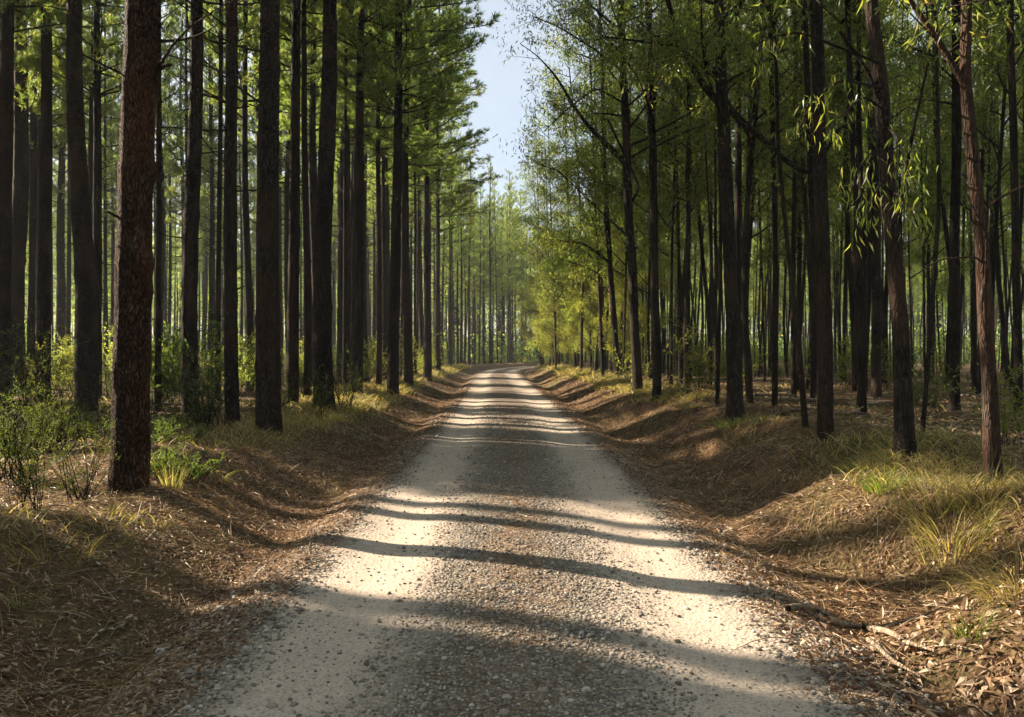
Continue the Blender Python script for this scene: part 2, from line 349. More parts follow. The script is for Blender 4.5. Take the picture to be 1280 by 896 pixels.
# dead leaves, thickest in the ditches
n = 125000; x, y, a, sgn = surf(n, 2.4, 38, 1.35, 6.0)
k = rng.random(n) < np.clip(1.1 * np.exp(-((a - 2.15) / .55) ** 2) + .6 + .5 * n2(x * .8, y * .8, 51), .06, 1); x, y, a = x[k], y[k], a[k]; n = len(x)
gxv, gyv = grad(x, y); nr = unit(np.stack([-gxv, -gyv, np.ones(n)], -1) + rng.normal(0, .38, (n, 3)))
d = unit(np.cross(nr, rng.normal(0, 1, (n, 3)))); L = rng.uniform(.02, .055, n) * (1 + y / 40) * np.where((x > 1.6) & (y < 5.5) & (rng.random(n) < .4), 1.55, .9)
mb = MB(); leaves(mb, np.stack([x, y, H(x, y) + rng.uniform(.002, .02, n)], -1), d, nr, L, L * rng.uniform(.22, .42, n), .22)
o = mb.build('leaf_litter', M_litter, smooth=False); o['kind'] = 'stuff'; o['label'] = 'dry tan leaves fallen in the ditches and on the banks'; o['category'] = 'leaf litter'
# litter on the forest floor behind the banks
n = 60000; y = sample_y(n, 5, 36, .8); a = rng.uniform(4.6, 5 + y * .5, n); x = a * np.where(rng.random(n) < .35, -1, 1) + cx(y)
k = rng.random(n) < np.clip(.6 + .9 * n2(x * .5, y * .5, 57), .1, 1); x, y = x[k], y[k]; n = len(x)
mb = MB(); leaves(mb, np.stack([x, y, H(x, y) + rng.uniform(.002, .03, n)], -1), np.stack([rng.normal(0, 1, n), rng.normal(0, 1, n), rng.normal(0, .2, n)], -1), unit(np.array([0, 0, 1.]) + rng.normal(0, .4, (n, 3))), rng.uniform(.05, .13, n), rng.uniform(.015, .04, n), .25)
o = mb.build('forest_litter', M_litter, smooth=False); o['kind'] = 'stuff'; o['label'] = 'brown leaves and bark flakes over the forest floor among the trunks'; o['category'] = 'leaf litter'
# pine straw that hangs down the banks
n = 210000; x, y, a, sgn = surf(n, 2.4, 32, 1.3, 5.2)
k = rng.random(n) < np.clip(.55 + .9 * n2(x * .6, y * .6, 52) + .3 * sstep(2, 3, a), .08, 1) * sstep(1.25, 1.75, a); x, y, a = x[k], y[k], a[k]; n = len(x)
gxv, gyv = grad(x, y); fall = np.stack([-gxv, -gyv, -(gxv ** 2 + gyv ** 2)], -1)
sl = np.linalg.norm(fall, axis=1, keepdims=True)
rd = np.stack([rng.normal(0, 1, n), rng.normal(0, 1, n), rng.normal(.0, .12, n)], -1)
tang = rd.copy(); tang[:, 2] += rd[:, 0] * gxv + rd[:, 1] * gyv
d = unit(unit(fall) * np.clip(sl * 2.2, 0, 1.2) * rng.uniform(0, 1.2, (n, 1)) + unit(tang) * .8)
mb = MB(); L = rng.uniform(.04, .22, n)
blades(mb, np.stack([x, y, H(x, y) + rng.uniform(.004, .03, n)], -1), d, L, .0023 * (1 + y / 6), .12, 2)
o = mb.build('pine_straw', M_straw, smooth=False); o['kind'] = 'stuff'; o['label'] = 'brown pine straw matted over the banks'; o['category'] = 'pine straw'
# straw and litter strewn over the middle strip and the shoulders
n = 6500; y = sample_y(n, 2.6, 22); u = np.where(rng.random(n) < .5, rng.normal(0, .16, n), np.where(rng.random(n) < .5, -1, 1) * rng.uniform(1.25, 1.7, n))
k = rng.random(n) < np.clip(.4 + 1.2 * n2(u * 2, y * .9, 53), .02, 1); u, y = u[k], y[k]; n = len(u); x = u + cx(y)
mb = MB(); th = rng.random(n) * 6.28
blades(mb, np.stack([x, y, H(x, y) + .012], -1), np.stack([np.cos(th), np.sin(th), np.full(n, .02)], -1), rng.uniform(.05, .15, n), .003 * (1 + y / 9), .05, 2)
o = mb.build('fallen_needles', M_straw, smooth=False); o['kind'] = 'stuff'; o['label'] = 'brown needles strewn along the middle strip of the track'; o['category'] = 'needles'
# short grass on the crests and the forest floor
n = 90000; y = sample_y(n, 2.6, 70, .8); sgn = np.where(rng.random(n) < .5, -1, 1)
a = np.where(rng.random(n) < .6, 2.9 + rng.gamma(2, .40, n), rng.uniform(2.7, 5 + y * .35, n)); x = a * sgn + cx(y)
k = (rng.random(n) < np.clip(.25 + 1.4 * n2(x * .55, y * .55, 61) + .7 * np.exp(-((a - 3.6) / .5) ** 2) * (y > 11), .03, 1) * np.where((x > 0) & (a > 4.2), .22, 1) * np.where((x < 0) & (y < 8), .45, 1)) & (np.abs(x) < y * .68 + 1.5); x, y, a = x[k], y[k], a[k]; n = len(x)
th = rng.random(n) * 6.28; up = rng.uniform(1.0, 2.4, n)
mb = MB(); L = rng.uniform(.08, .26, n) * (1 + np.minimum(y, 40) / 32)
blades(mb, np.stack([x, y, H(x, y) - .005], -1), np.stack([np.cos(th), np.sin(th), up], -1), L, .0045 * (1 + y / 7), .7, 3)
o = mb.build('grass', M_grass, smooth=False); o['kind'] = 'stuff'; o['label'] = 'short green and straw coloured grass on the banks and forest floor'; o['category'] = 'grass'

# thin twigs and bark strips lying about
mb = MB()
for i in range(420):
    y0 = float(sample_y(1, 2.6, 20)[0]); u0 = random.choice((-1, 1, 1)) * (1.35 + random.random() ** 1.4 * 3.2); x0 = u0 + float(cx(y0)); th0 = random.uniform(0, 6.28); L0 = random.uniform(.12, .55); q = np.linspace(0, 1, 7)
    bx_ = x0 + L0 * q * math.cos(th0) + random.uniform(-.25, .25) * L0 * q * q; by_ = y0 + L0 * q * math.sin(th0) + random.uniform(-.25, .25) * L0 * q * q
    r_ = random.uniform(.0022, .006); tube(mb, np.stack([bx_, by_, H(bx_, by_) + r_ + .012 + .02 * np.sin(q * 5)], -1), np.linspace(r_, r_ * .4, 7), 5)
o = mb.build('twigs', M_deadwood); o['kind'] = 'stuff'; o['label'] = 'thin dry twigs strewn over the ditches and banks'; o['category'] = 'twigs'

# ------------------------------------------------------------------ tagging and copying
def empty(name, loc, rz=0, label=None, cat=None, group=None):
    o = bpy.data.objects.new(name, None); C.objects.link(o); o.location = loc; o.rotation_euler = (0, 0, rz); o.empty_display_size = .2
    tag(o, label, cat, group); return o
def tag(o, label=None, cat=None, group=None):
    if label: o['label'] = label
    if cat: o['category'] = cat
    if group: o['group'] = group
    return o
def dup(root, loc, rz, label, group=None):
    r = root.copy(); C.objects.link(r); r.location = loc; r.rotation_euler = (0, 0, rz); r['label'] = label
    if group: r['group'] = group
    for ch in list(root.children):
        c = ch.copy(); C.objects.link(c); c.parent = r
    return r
def mobj(name, me, parent):
    o = bpy.data.objects.new(name, me); C.objects.link(o); o.parent = parent; return o

# ------------------------------------------------------------------ tree meshes
def trunk_mesh(name, m, ht, r0, sides, wob, seed, rings=70, flare=.35, knots=(), detail=0.05, top=.25, path=None, matpow=1.0, kang=None):
    t = np.linspace(0, 1, rings) ** 1.35
    z = t * ht
    px_ = wob * n2(z * .13, seed * 3.1, 71) * np.minimum(z, 4) / 4; py_ = wob * n2(z * .13, seed * 3.1 + 50, 72) * np.minimum(z, 4) / 4
    r = r0 * (1 - (1 - top) * t ** matpow) * (1 + flare * np.exp(-z / .28))
    th = np.arange(sides) * 2 * np.pi / sides
    kn = np.ones((rings, sides))
    for kz, ka in knots: kn = kn * (1 + (ka * np.exp(-((z - kz) / .09) ** 2))[:, None] * (.45 + 1.3 * np.maximum(0, np.cos(th - kang)) ** 2 if kang is not None else 1))
    ang = np.stack([np.cos(th), np.sin(th)], -1) * r0
    bk = noise3(ang[None, :, 0] * 16 / r0 * .17, ang[None, :, 1] * 16 / r0 * .17, z[:, None] * 3.2 + seed * 9, 73)
    bk2 = noise3(ang[None, :, 0] * 6, ang[None, :, 1] * 6, z[:, None] * .9 + seed * 9, 74)
    kn = kn * (1 + .16 * np.exp(-z / .16)[:, None] * np.cos((3 + seed % 3) * th + seed * 1.7)[None] + .10 * np.exp(-z / .2)[:, None] * np.cos(2 * th + seed)[None])
    rr = r[:, None] * kn * (1 + detail * bk + detail * 1.1 * bk2)
    p = np.stack([px_, py_, z - .25], -1); 
    mb = MB(); tube(mb, p, rr, sides); return mb.mesh(name, m), (z - .25, px_, py_, r)
def limb_path(p0, az, el, L, curve, n=6):
    t = np.linspace(0, 1, n)[:, None]; d = np.array([math.cos(az) * math.cos(el), math.sin(az) * math.cos(el), math.sin(el)])
    side = np.array([-math.sin(az), math.cos(az), 0])
    return np.asarray(p0) + d * L * t + np.array([0, 0, 1.]) * curve * L * t * t + side * L * .12 * random.uniform(-1, 1) * np.sin(t * 3)

def needle_tufts(mb, c, d, k=9, L=.20, W=.022):
    n = len(c); c = np.repeat(c, k, 0); d = np.repeat(unit(d), k, 0) + rng.normal(0, .62, (n * k, 3))
    d[:, 2] += .15; d = unit(d); s = unit(np.cross(d, rng.normal(0, 1, (n * k, 3))))
    ln = rng.uniform(.6, 1.1, (n * k, 1)) * L
    v = np.stack([c - s * W * .5, c + s * W * .5, c + d * ln], 1)
    mb.add(v.reshape(-1, 3), (np.arange(n * k)[:, None] * 3 + np.array([[0, 1, 2]])))
def pine_variant(seed, ht=21.0, base=8.2, spread=2.5, dense=1.0):
    random.seed(100 + seed)
    knots = [(random.uniform(.7, 1.1) + q * 1.15 + random.uniform(-.2, .2), random.uniform(.05, .13)) for q in range(8)]
    tm, (tz, tx, ty, tr) = trunk_mesh('trunk', M_pine, ht, .20, 20, .24, seed, 230, .24, knots, .05, .22)
    lb = MB(); cr = MB(); tc = []; td = []
    for q in range(5):                                 # short broken stubs on the bare bole
        z = random.uniform(1.6, 6.5); L = random.uniform(.24, .42); tube(lb, limb_path((np.interp(z, tz, tx), np.interp(z, tz, ty), z), random.uniform(0, 6.28), random.uniform(.0, .5), L, 0, 4), np.linspace(.022, .012, 4), 5)
    z = 3.6
    while z < base:                                    # dead stubs and bare twigs under the crown
        for q in range(random.choice((0, 1, 1, 2))):
            az = random.uniform(0, 6.28); L = random.uniform(.5, 1.9)
            p = limb_path((np.interp(z, tz, tx), np.interp(z, tz, ty), z), az, random.uniform(-.1, .5), L, random.uniform(-.15, .2))
            tube(lb, p, np.linspace(.018, .005, 6), 4)
            if L > 1.2:
                q0 = p[3]; tube(lb, limb_path(q0, az + random.uniform(-.9, .9), .4, L * .4, 0, 4), np.linspace(.008, .003, 4), 3)
        z += random.uniform(.35, .8)
    z = base
    while z < ht - .3:
        f = (z - base) / (ht - base); nl = random.choice((3, 4, 4, 5)); az0 = random.uniform(0, 6.28)
        for q in range(nl):
            if random.random() > .9: continue
            az = az0 + q * 6.28 / nl + random.uniform(-.4, .4)
            L = spread * (1 - f * .72) * random.uniform(.6, 1.15) * (.75 + .35 * math.sin(min(1, f * 4) * 1.57)); el = .15 + f * .6 + random.uniform(-.15, .2)
            p = limb_path((np.interp(z, tz, tx), np.interp(z, tz, ty), z), az, el, L, random.uniform(0, .22), 7)
            tube(lb, p, np.linspace(.030 * (1 - f * .5), .007, 7), 4)
            nsub = int(3 + L * 4.5 * dense)
            for j in range(nsub):
                t = .28 + .72 * j / nsub; i = t * 6; i0 = min(int(i), 5); b = p[i0] + (p[i0 + 1] - p[i0]) * (i - i0)
                l2 = (1.12 - t) * L * .5 * random.uniform(.5, 1.1) + .15
                p2 = limb_path(b, az + random.choice((-1, 1)) * random.uniform(.4, 1.1), el + random.uniform(-.2, .5), l2, .2, 4)
                tube(lb, p2, np.linspace(.009, .004, 4), 3, False)
                nt_ = int(2 + l2 * 9 * dense)
                for s_ in range(nt_):
                    tt = random.uniform(.25, 1.0) * 3; k0 = min(int(tt), 2); tc.append(p2[k0] + (p2[k0 + 1] - p2[k0]) * (tt - k0)); td.append(p2[-1] - p2[0])
                tc.append(p2[-1]); td.append(p2[-1] - p2[0])
        z += random.uniform(.5, .85)
    tc = np.array(tc); td = np.array(td); tc += rng.normal(0, .04, tc.shape)
    needle_tufts(cr, tc, td, 10)
    return tm, lb.mesh('limbs', M_pine), cr.mesh('crown', M_needle, False), len(tc)

def droop_leaves(mb, c, k, L=.15, W=.028, spread=.12):
    n = len(c); c = np.repeat(c, k, 0) + rng.normal(0, spread, (n * k, 3))
    d = rng.normal(0, .75, (n * k, 3)); d[:, 2] -= .8
    leaves(mb, c, d, rng.normal(0, 1, (n * k, 3)), rng.uniform(.6, 1.2, n * k) * L, rng.uniform(.7, 1.2, n * k) * W * 1.25, .12)
def gum_limbs(lb, tz, tx, ty, ht, base, spread, dense, rr=.026):
    tips = []; z = base
    while z < ht - .2:
        f = (z - base) / (ht - base); az = random.uniform(0, 6.28); L = spread * (1 - f * .6) * random.uniform(.55, 1.2); el = random.uniform(.3, 1.0)
        p = limb_path((np.interp(z, tz, tx), np.interp(z, tz, ty), z), az, el, L, random.uniform(-.15, .25), 7)
        tube(lb, p, np.linspace(rr * (1 - f * .5), .006, 7), 5)
        for j in range(int(2 + L * 3.5 * dense)):
            t = random.uniform(.3, 1); i = t * 6; i0 = min(int(i), 5); b = p[i0] + (p[i0 + 1] - p[i0]) * (i - i0); l2 = random.uniform(.3, .5) * L
            p2 = limb_path(b, az + random.uniform(-1.3, 1.3), el + random.uniform(-.5, .5), l2, -random.uniform(.1, .5), 5)
            tube(lb, p2, np.linspace(.009, .003, 5), 3, False)
            for tt in np.linspace(.2, 1, int(2 + l2 * 6)): tips.append(p2[min(int(tt * 4), 4)] + np.array([random.gauss(0, .08) for _ in range(3)]))
        z += random.uniform(.16, .34) / dense
    return tips
def gum_variant(seed, ht=15.0, base=3.4, spread=2.0, dense=1.0, m=None, k=14):
    random.seed(300 + seed)
    tm, (tz, tx, ty, tr) = trunk_mesh('trunk', M_euc, ht, .10, 10, .5, seed + 20, 60, .3, (), .05, .25)
    lb = MB(); cr = MB(); tips = gum_limbs(lb, tz, tx, ty, ht, base, spread, dense)
    for _ in range(5):                                 # fine dead twigs low down
        z = random.uniform(1.0, base); tube(lb, limb_path((np.interp(z, tz, tx), np.interp(z, tz, ty), z), random.uniform(0, 6.28), random.uniform(.1, .9), random.uniform(.4, 1.3), .1), np.linspace(.008, .002, 6), 3)
    droop_leaves(cr, np.array(tips), k)
    return tm, lb.mesh('limbs', M_euc), cr.mesh('crown', m or M_gumleaf, False), len(tips)
PV = [pine_variant(i, 20 + (i % 3), 8.0 + .5 * (i % 2), 2.3 + .25 * (i % 3), 1.0) for i in range(5)]
PL = [pine_variant(20 + i, 19 + i, (7.0, 9.0, 10.5, 8.0)[i], 1.7, .6) for i in range(4)]
GV = [gum_variant(i, 14 + 1.2 * (i % 3), 3.4 + 1.3 * (i % 3), 2.0, .72, None, 10) for i in range(5)]
GG = [gum_variant(10 + i, 6.0 + 1.3 * i, 1.2, 1.7, 1.15, M_suntint, 12) for i in range(3)]
GH = [gum_variant(40 + i, 16 + i, (6.5, 8.0, 5.6, 9.0)[i], 1.5, .66, None, 8) for i in range(4)]
print('TIPS', [p[3] for p in PV], [p[3] for p in GV], [p[3] for p in GG])

used = set()
def proto(key, meshes, name, cat):
    e = empty(name, (0, 0, 0), 0, 'x', cat)
    for nm, me in zip(('trunk', 'limbs', 'crown'), meshes[:3]): mobj(nm, me, e)
    return e
protos = {('p', i): proto(i, PV[i], 'pine_tree', 'pine tree') for i in range(len(PV))}
protos.update({('l', i): proto(i, PL[i], 'pine_tree', 'pine tree') for i in range(len(PL))})
protos.update({('g', i): proto(i, GV[i], 'gum_tree', 'gum tree') for i in range(len(GV))})
protos.update({('h', i): proto(i, GH[i], 'gum_tree', 'gum tree') for i in range(len(GH))})
protos.update({('y', i): proto(i, GG[i], 'young_gum_tree', 'young tree') for i in range(len(GG))})
TREES = []
def plant(key, x, y, rad, label, group=None, cs=1.0, hs=1.0, lean=(0, 0), rz=None, crown=True):
    base = {'p': .20, 'l': .20, 'g': .10, 'h': .10, 'y': .10}[key[0]]
    rz = random.uniform(0, 6.28) if rz is None else rz
    r = dup(protos[key], (x, y, float(H(x, y))), rz, label, group)
    r.rotation_euler = (lean[0], lean[1], rz)
    for c in list(r.children):
        nm = c.name.split('.')[0]; q = rad / base
        if nm == 'trunk': c.scale = (q, q, hs)
        else: c.scale = (cs, cs, hs)
        if nm == 'crown' and not crown: bpy.data.objects.remove(c)
    TREES.append((x, y)); return r
def s_of(x, y): return y * ca + x * sa

# ------------------------------------------------------------------ pines one can tell apart (photo pixel, base row, width in pixels)
def base_at(px, py):
    d = 8.0
    for _ in range(30):
        x = (px - 640) / F * d; z = float(H(x, d)); d = .5 * d + .5 * (CAMH - z) * F / max(py - HZ, 4)
    return x, d
hero = [
 (4, 505, 24, 'dark pine trunk cut by the left edge of the photo'),
 (22, 492, 27, 'thick dark pine second from the left edge'),
 (74, 474, 13, 'slim pine between the two thick dark trunks at the far left'),
 (107, 514, 30, 'thick dark scaly pine just left of the big reddish knobbly trunk'),
 (121, 500, 14, 'narrow pine almost hidden behind the thick scaly one left of the reddish trunk'),
 (196, 477, 12, 'slim pine just right of the big reddish knobbly trunk'),
 (239, 515, 24, 'straight dark pine rising behind the dark green shrub'),
 (291, 530, 20, 'medium pine standing alone between the shrub and the tall ridged trunk'),
 (312, 488, 12, 'slim pine tucked just left of the tall ridged trunk'),
 (337, 542, 35, 'thick ridged dark pine on the bank, second nearest of the pines'),
 (364, 480, 12, 'slim straight pine just right of the tall ridged trunk'),
 (406, 511, 28, 'thick dark pine with a feathery bush at its foot'),
 (434, 482, 13, 'slim pine close behind the one with a feathery bush at its foot'),
 (453, 479, 18, 'sturdy dark pine midway along the left bank'),
 (486, 494, 17, 'pine leaning slightly right on the left bank edge'),
 (511, 484, 13, 'slim pine by the track edge with long bare branches over the road'),
 (534, 475, 12, 'slim pine next along the track past the one with long bare branches'),
 (548, 467, 8, 'thin pine last before the far left trees close up'),
]
for i, (px, py, wd, lab) in enumerate(hero):
    x, d = base_at(px, py); lean = (0, R(.6) * (1 if px in (486,) else 0), )
    o = plant(('p', i % 5), x, d, wd * d / F / 2 * .89, lab, 'pines one can pick out on the left bank', 1.4 if px in (511, 534, 548) else 1.1 if x > -5 and d > 15 else .85, 1.0, (0, R(.9) if px == 486 else R(random.uniform(-.35, .35))))
# the big reddish trunk
x, d = base_at(163, 611)
r0 = 50 * d / F / 2
e = empty('pine_tree', (x, d, float(H(x, d))), 0, 'big reddish-brown knobbly pine trunk nearest on the left bank', 'pine tree', 'pines one can pick out on the left bank')
e.rotation_euler = (0, R(1.3), 0)
zk = [(CAMH - (q - HZ) / F * d - float(H(x, d)) + .25, a_) for q, a_ in ((95, .10), (215, .13), (330, .13), (362, .10), (455, .05))]
tm, (tz, tx, ty, tr) = trunk_mesh('trunk', M_hero, 20, r0 * .90, 72, .06, 3, 620, .16, zk, .07, .22, kang=math.pi)
mobj('trunk', tm, e); mobj('limbs', PV[2][1], e); mobj('crown', PV[2][2], e)
TREES.append((x, d)); print('hero', x, d, r0)

mb = MB()                                             # needles and bark flakes heaped round the near trunks
for tx_, ty_ in TREES:
    if ty_ > 24: continue
    n = 260; th = rng.random(n) * 6.28; rr_ = .16 + np.abs(rng.normal(0, .14, n)); x = tx_ + rr_ * np.cos(th); y = ty_ + rr_ * np.sin(th)
    a2 = th + rng.normal(1.57, .6, n)
    blades(mb, np.stack([x, y, H(x, y) + .05 * np.exp(-(rr_ - .16) / .1) * rng.random(n) + .005], -1), np.stack([np.cos(a2), np.sin(a2), rng.normal(0, .15, n)], -1), rng.uniform(.06, .2, n), .0026 * (1 + ty_ / 7), .15, 2)
o = mb.build('needle_heaps', M_straw, smooth=False); o['kind'] = 'stuff'; o['label'] = 'brown needles heaped round the feet of the near left trunks'; o['category'] = 'needles'

# ------------------------------------------------------------------ the rest of the pine stand
# bands of the track that lie in sun (metres ahead on its centre line); crowns upwind of the sun keep out of them
LIT = [(2.9, 3.45), (4.4, 8.5), (12.2, 13.4), (14.8, 18.4), (20.6, 24.8), (28, 33), (36.5, 43), (47.5, 55), (61, 70), (76, 84)]
LITS = [(a_ * ca, b_ * ca) for a_, b_ in LIT]
DARK = [(LITS[i][1] + LITS[i + 1][0]) / 2 for i in range(len(LITS) - 1)]
DWID = {DARK[i]: LITS[i + 1][0] - LITS[i][1] for i in range(len(DARK))}
def free(x, y, dist): return all((x - a_) ** 2 + (y - b_) ** 2 > dist * dist for a_, b_ in TREES)
zones = [(-999, 60, 'at the far left edge'), (60, 225, 'behind the big reddish trunk'), (225, 330, 'behind the dark green shrub'), (330, 430, 'behind the thick ridged trunk'), (430, 520, 'midway along the left of the track'), (520, 600, 'along the far left of the track'), (600, 1300, 'where the track bends out of sight')]
def zone(px):
    for a_, b_, t in zones:
        if a_ <= px < b_: return t
cnt = 0
# trees just outside the photo whose shadows band the near track: trunks at sun-line offsets s
for s_, x_, cr_ in [(2.35, -9, 0), (2.7, -12, 0), (3.12, -7.5, 0), (3.42, -11.5, 0), (3.78, -15, 0), (6.35, -16, 0), (3.25, -14, 0), (2.5, -14.5, 0), (2.9, -17, 0), (2.2, -6.2, 0)] + [(q, -xx_, 1) for q, xx_ in ((8.9, 16.5), (9.2, 24), (9.3, 18.5), (9.5, 26), (9.0, 30), (9.6, 34), (9.1, 37), (9.6, 17), (9.3, 38), (9.4, 28), (9.4, 22), (9.5, 32), (9.0, 21.5), (9.3, 18.5), (9.3, 33))] + [(1.1, -20, 1), (.8, -26, 1), (2.2, -17, 2), (2.35, -21.5, 2), (2.1, -25, 2), (2.4, -29, 2), (2.5, -19.5, 2)]:
    y_ = (s_ - x_ * sa) / ca
    plant(('p', random.randrange(5)), x_, y_, random.uniform(.15, .19), 'tall pine outside the left of the photo that shades the track', 'tall pine outside the left of the photo that shades the track', .62 if cr_ == 2 else .95 if cr_ else .3, 1.0, (0, 0), None, bool(cr_))
for i_, (a_, b_) in enumerate(zip([q[1] for q in LITS[1:]], [q[0] for q in LITS[2:]])):
    if i_ == 0: continue
    for j in range(4):
        x_ = -random.uniform(15, 31); s_ = (a_ + b_) / 2 + random.uniform(-.3, .3); y_ = (s_ - x_ * sa) / ca
        if not free(x_, y_, 1.3): continue
        px = 640 + x_ / y_ * F; dep = 'near' if y_ < 32 else 'deep' if y_ < 65 else 'far'
        lab = {'near': 'dark pine trunk a few rows in, ', 'deep': 'slim pine deep in the stand ', 'far': 'distant thin pine among many '}[dep] + zone(px) if px > -40 else 'tall pine outside the left of the photo that shades the track'
        plant(('p', random.randrange(5)), x_, y_, random.uniform(.12, .18), lab, lab, min(.9, .16 + (b_ - a_) * .24), 1.0)
row = []
yy = 2.0
while yy < 92:
    step = 1.45 + yy * .012
    xx = -4.6 + (random.uniform(-.4, .4))
    while xx > -max(26, yy * .70 + 2) and xx > -75:
        x = xx + random.uniform(-.7, .7); y = yy + random.uniform(-.8, .8); x += float(cx(y)) if y < 100 else 0
        row.append((x, y)); xx -= (1.7 + abs(xx) * .035 + yy * .010)
    yy += step
random.shuffle(row); row.sort(key=lambda q: q[1] > 62)
for x, y in row:
    px = 640 + x / y * F; inframe = px > -40
    if inframe and y < 15.5: continue
    if inframe and y < 20 and random.random() < .5: continue
    if not inframe and (x > -8 or s_of(x, y) > 22): continue
    cs_ = random.uniform(.6, .85) if inframe else .85
    hray = (-x) / ca * math.tan(R(SUN_EL))
    if 5.5 < hray < 22:
        s = s_of(x, y)
        for a_, b_ in LITS[:8]:
            if a_ - 1.2 < s < b_ + 1.2:
                t = min(DARK, key=lambda q: abs(q - s)); y += (t - s) / ca + random.uniform(-.3, .3); cs_ = min(cs_, .2 + .24 * DWID[t]); break
        if not inframe:
            s = s_of(x, y)
            if any(a_ - .6 < s < b_ + .6 for a_, b_ in LITS[:3]): continue
    if not free(x, y, .85 if inframe else 2.2): continue
    if math.hypot(x, y) > 140: continue
    px = 640 + x / y * F
    dep = 'near' if y < 32 else 'deep' if y < 65 else 'far'
    if inframe: lab = {'near': 'dark pine trunk a few rows in, ', 'deep': 'slim pine deep in the stand ', 'far': 'distant thin pine among many '}[dep] + zone(px)
    else: lab = 'tall pine outside the left of the photo that shades the track'
    plant(('l', (1, 2)[random.randrange(2)] if x > -14 else random.randrange(4)) if inframe and (y > 30 or random.random() < .8) else ('p', random.randrange(5)), x, y, (random.uniform(.055, .12) if random.random() < .8 else random.uniform(.13, .18)) * (1 if inframe else .9), lab, lab, cs_, random.uniform(.9, 1.12), (R(random.gauss(0, .5)), R(random.gauss(0, .5))))
    cnt += 1
    if cnt >= 262: break
# the pines round the bend that close off the view
random.seed(41); bend = 0
for i in range(400):
    y = random.uniform(74, 116); x = y * (random.uniform(560, 672) - 640) / F
    if x > float(cx(y)) - 3.6 or not free(x, y, 1.25) or bend >= 30: continue
    plant((('p', random.randrange(5)) if random.random() < .5 else ('l', random.randrange(4))), x, y, random.uniform(.11, .20), 'distant pine standing on the outside of the bend where the track turns out of sight', 'pines outside the bend', random.uniform(.85, 1.1), random.uniform(.85, 1.05)); bend += 1
print('PINES', cnt, bend)

# ------------------------------------------------------------------ right side: trunks drawn from the photo, each at its own distance
def px_tree(name, cat, label, pts, by, ms, branches=(), ht=14, sides=16, crown=None, cseed=0, leafm=None, k=10, dense=.8, base=5.0, spread=1.8):
    """pts: (photo x, photo y, width px) from foot to top of frame"""
    random.seed(900 + cseed)
    x, d = base_at(pts[0][0], by); g = float(H(x, d)); e = empty(name, (x, d, g), 0, label, cat, 'trees one can pick out on the right bank')
    P = [((p[0] - 640) / F * d - x, 0, CAMH - (p[1] - HZ) / F * d - g, p[2] * d / F / 2) for p in pts]
    P = [(q[0], q[1], q[2], q[3] * .80) for q in P]; P[0] = (P[0][0], 0, -.2, P[0][3] * 1.06)
    zz = np.array([p[2] for p in P]); order = np.argsort(zz); P = [P[i] for i in order]
    top = P[-1]; sl = (P[-1][0] - P[-2][0]) / (P[-1][2] - P[-2][2])
    if ht > top[2] + 1: P.append((top[0] + sl * (ht - top[2]) * .6, .3, ht, max(.015, top[3] * .3)))
    z = np.concatenate([np.linspace(-.2, 6, 110), np.linspace(6.1, ht, 50)])
    pz = [p[2] for p in P]; tx = np.interp(z, pz, [p[0] for p in P]); r = np.interp(z, pz, [p[3] for p in P])
    kk = np.ones(9) / 9; txs = np.convolve(np.pad(tx, 4, 'edge'), kk, 'valid'); tx = txs; r = np.convolve(np.pad(r, 4, 'edge'), kk, 'valid')
    ty = .12 * n2(z * .3, cseed * 7.7, 81); tx = tx + .03 * n2(z * .9, cseed * 3.7, 82)
    r = r * (1 + .2 * np.exp(-np.maximum(z, 0) / .12))
    th = np.arange(sides) * 2 * np.pi / sides
    rr = r[:, None] * (1 + .08 * noise3(np.cos(th)[None] * 2.2, np.sin(th)[None] * 2.2, z[:, None] * 2.5 + cseed * 5, 83) + .05 * noise3(np.cos(th)[None] * 5, np.sin(th)[None] * 5, z[:, None] * 6, 84))
    mb = MB(); tube(mb, np.stack([tx, ty, z], -1), rr, sides); mobj('trunk', mb.mesh('trunk', ms), e)
    lb = MB(); tips = []
    for br in branches:                                  # photo-drawn limbs: list of (px, py, width px, metres nearer or farther)
        bp = np.array([((q[0] - 640) / F * d - x, (q[3] if len(q) > 3 else 0), CAMH - (q[1] - HZ) / F * d - g) for q in br]); bw = np.array([q[2] * d / F / 2 for q in br])
        t0 = np.linspace(0, 1, len(bp)); t1 = np.linspace(0, 1, 22)
        B = np.stack([np.interp(t1, t0, bp[:, i]) for i in range(3)], -1)
        for i in range(3): B[1:-1, i] = np.convolve(np.pad(B[:, i], 1, 'edge'), np.ones(5) / 5, 'same')[2:-2][:20] if False else (B[:-2, i] + B[1:-1, i] + B[2:, i]) / 3
        tube(lb, B, np.interp(t1, t0, bw), 8)
        if len(br[-1]) > 4: continue                       # a bare limb
        for t in np.linspace(.35, 1, 9 if br[0][2] > 6.5 or br[-1][2] > 2.5 else 24):
            b = B[int(t * 21)]; p2 = limb_path(b, random.uniform(0, 6.28), random.uniform(-.2, .8), random.uniform(.4, 1.0), -.2, 5); tube(lb, p2, np.linspace(.009, .003, 5), 3, False)
            tips += [p2[i] + np.array([random.gauss(0, .07) for _ in range(3)]) for i in (2, 3, 4, 4)]
    tips += gum_limbs(lb, z, tx, ty, ht, base, spread, dense, max(.02, r[60] * .3))
    cr = MB(); droop_leaves(cr, np.array(tips), k, .13, .022)
    mobj('limbs', lb.mesh('limbs', ms), e); mobj('crown', cr.mesh('crown', leafm or M_gumleaf, False), e)
    TREES.append((x, d)); return e, d, x, g

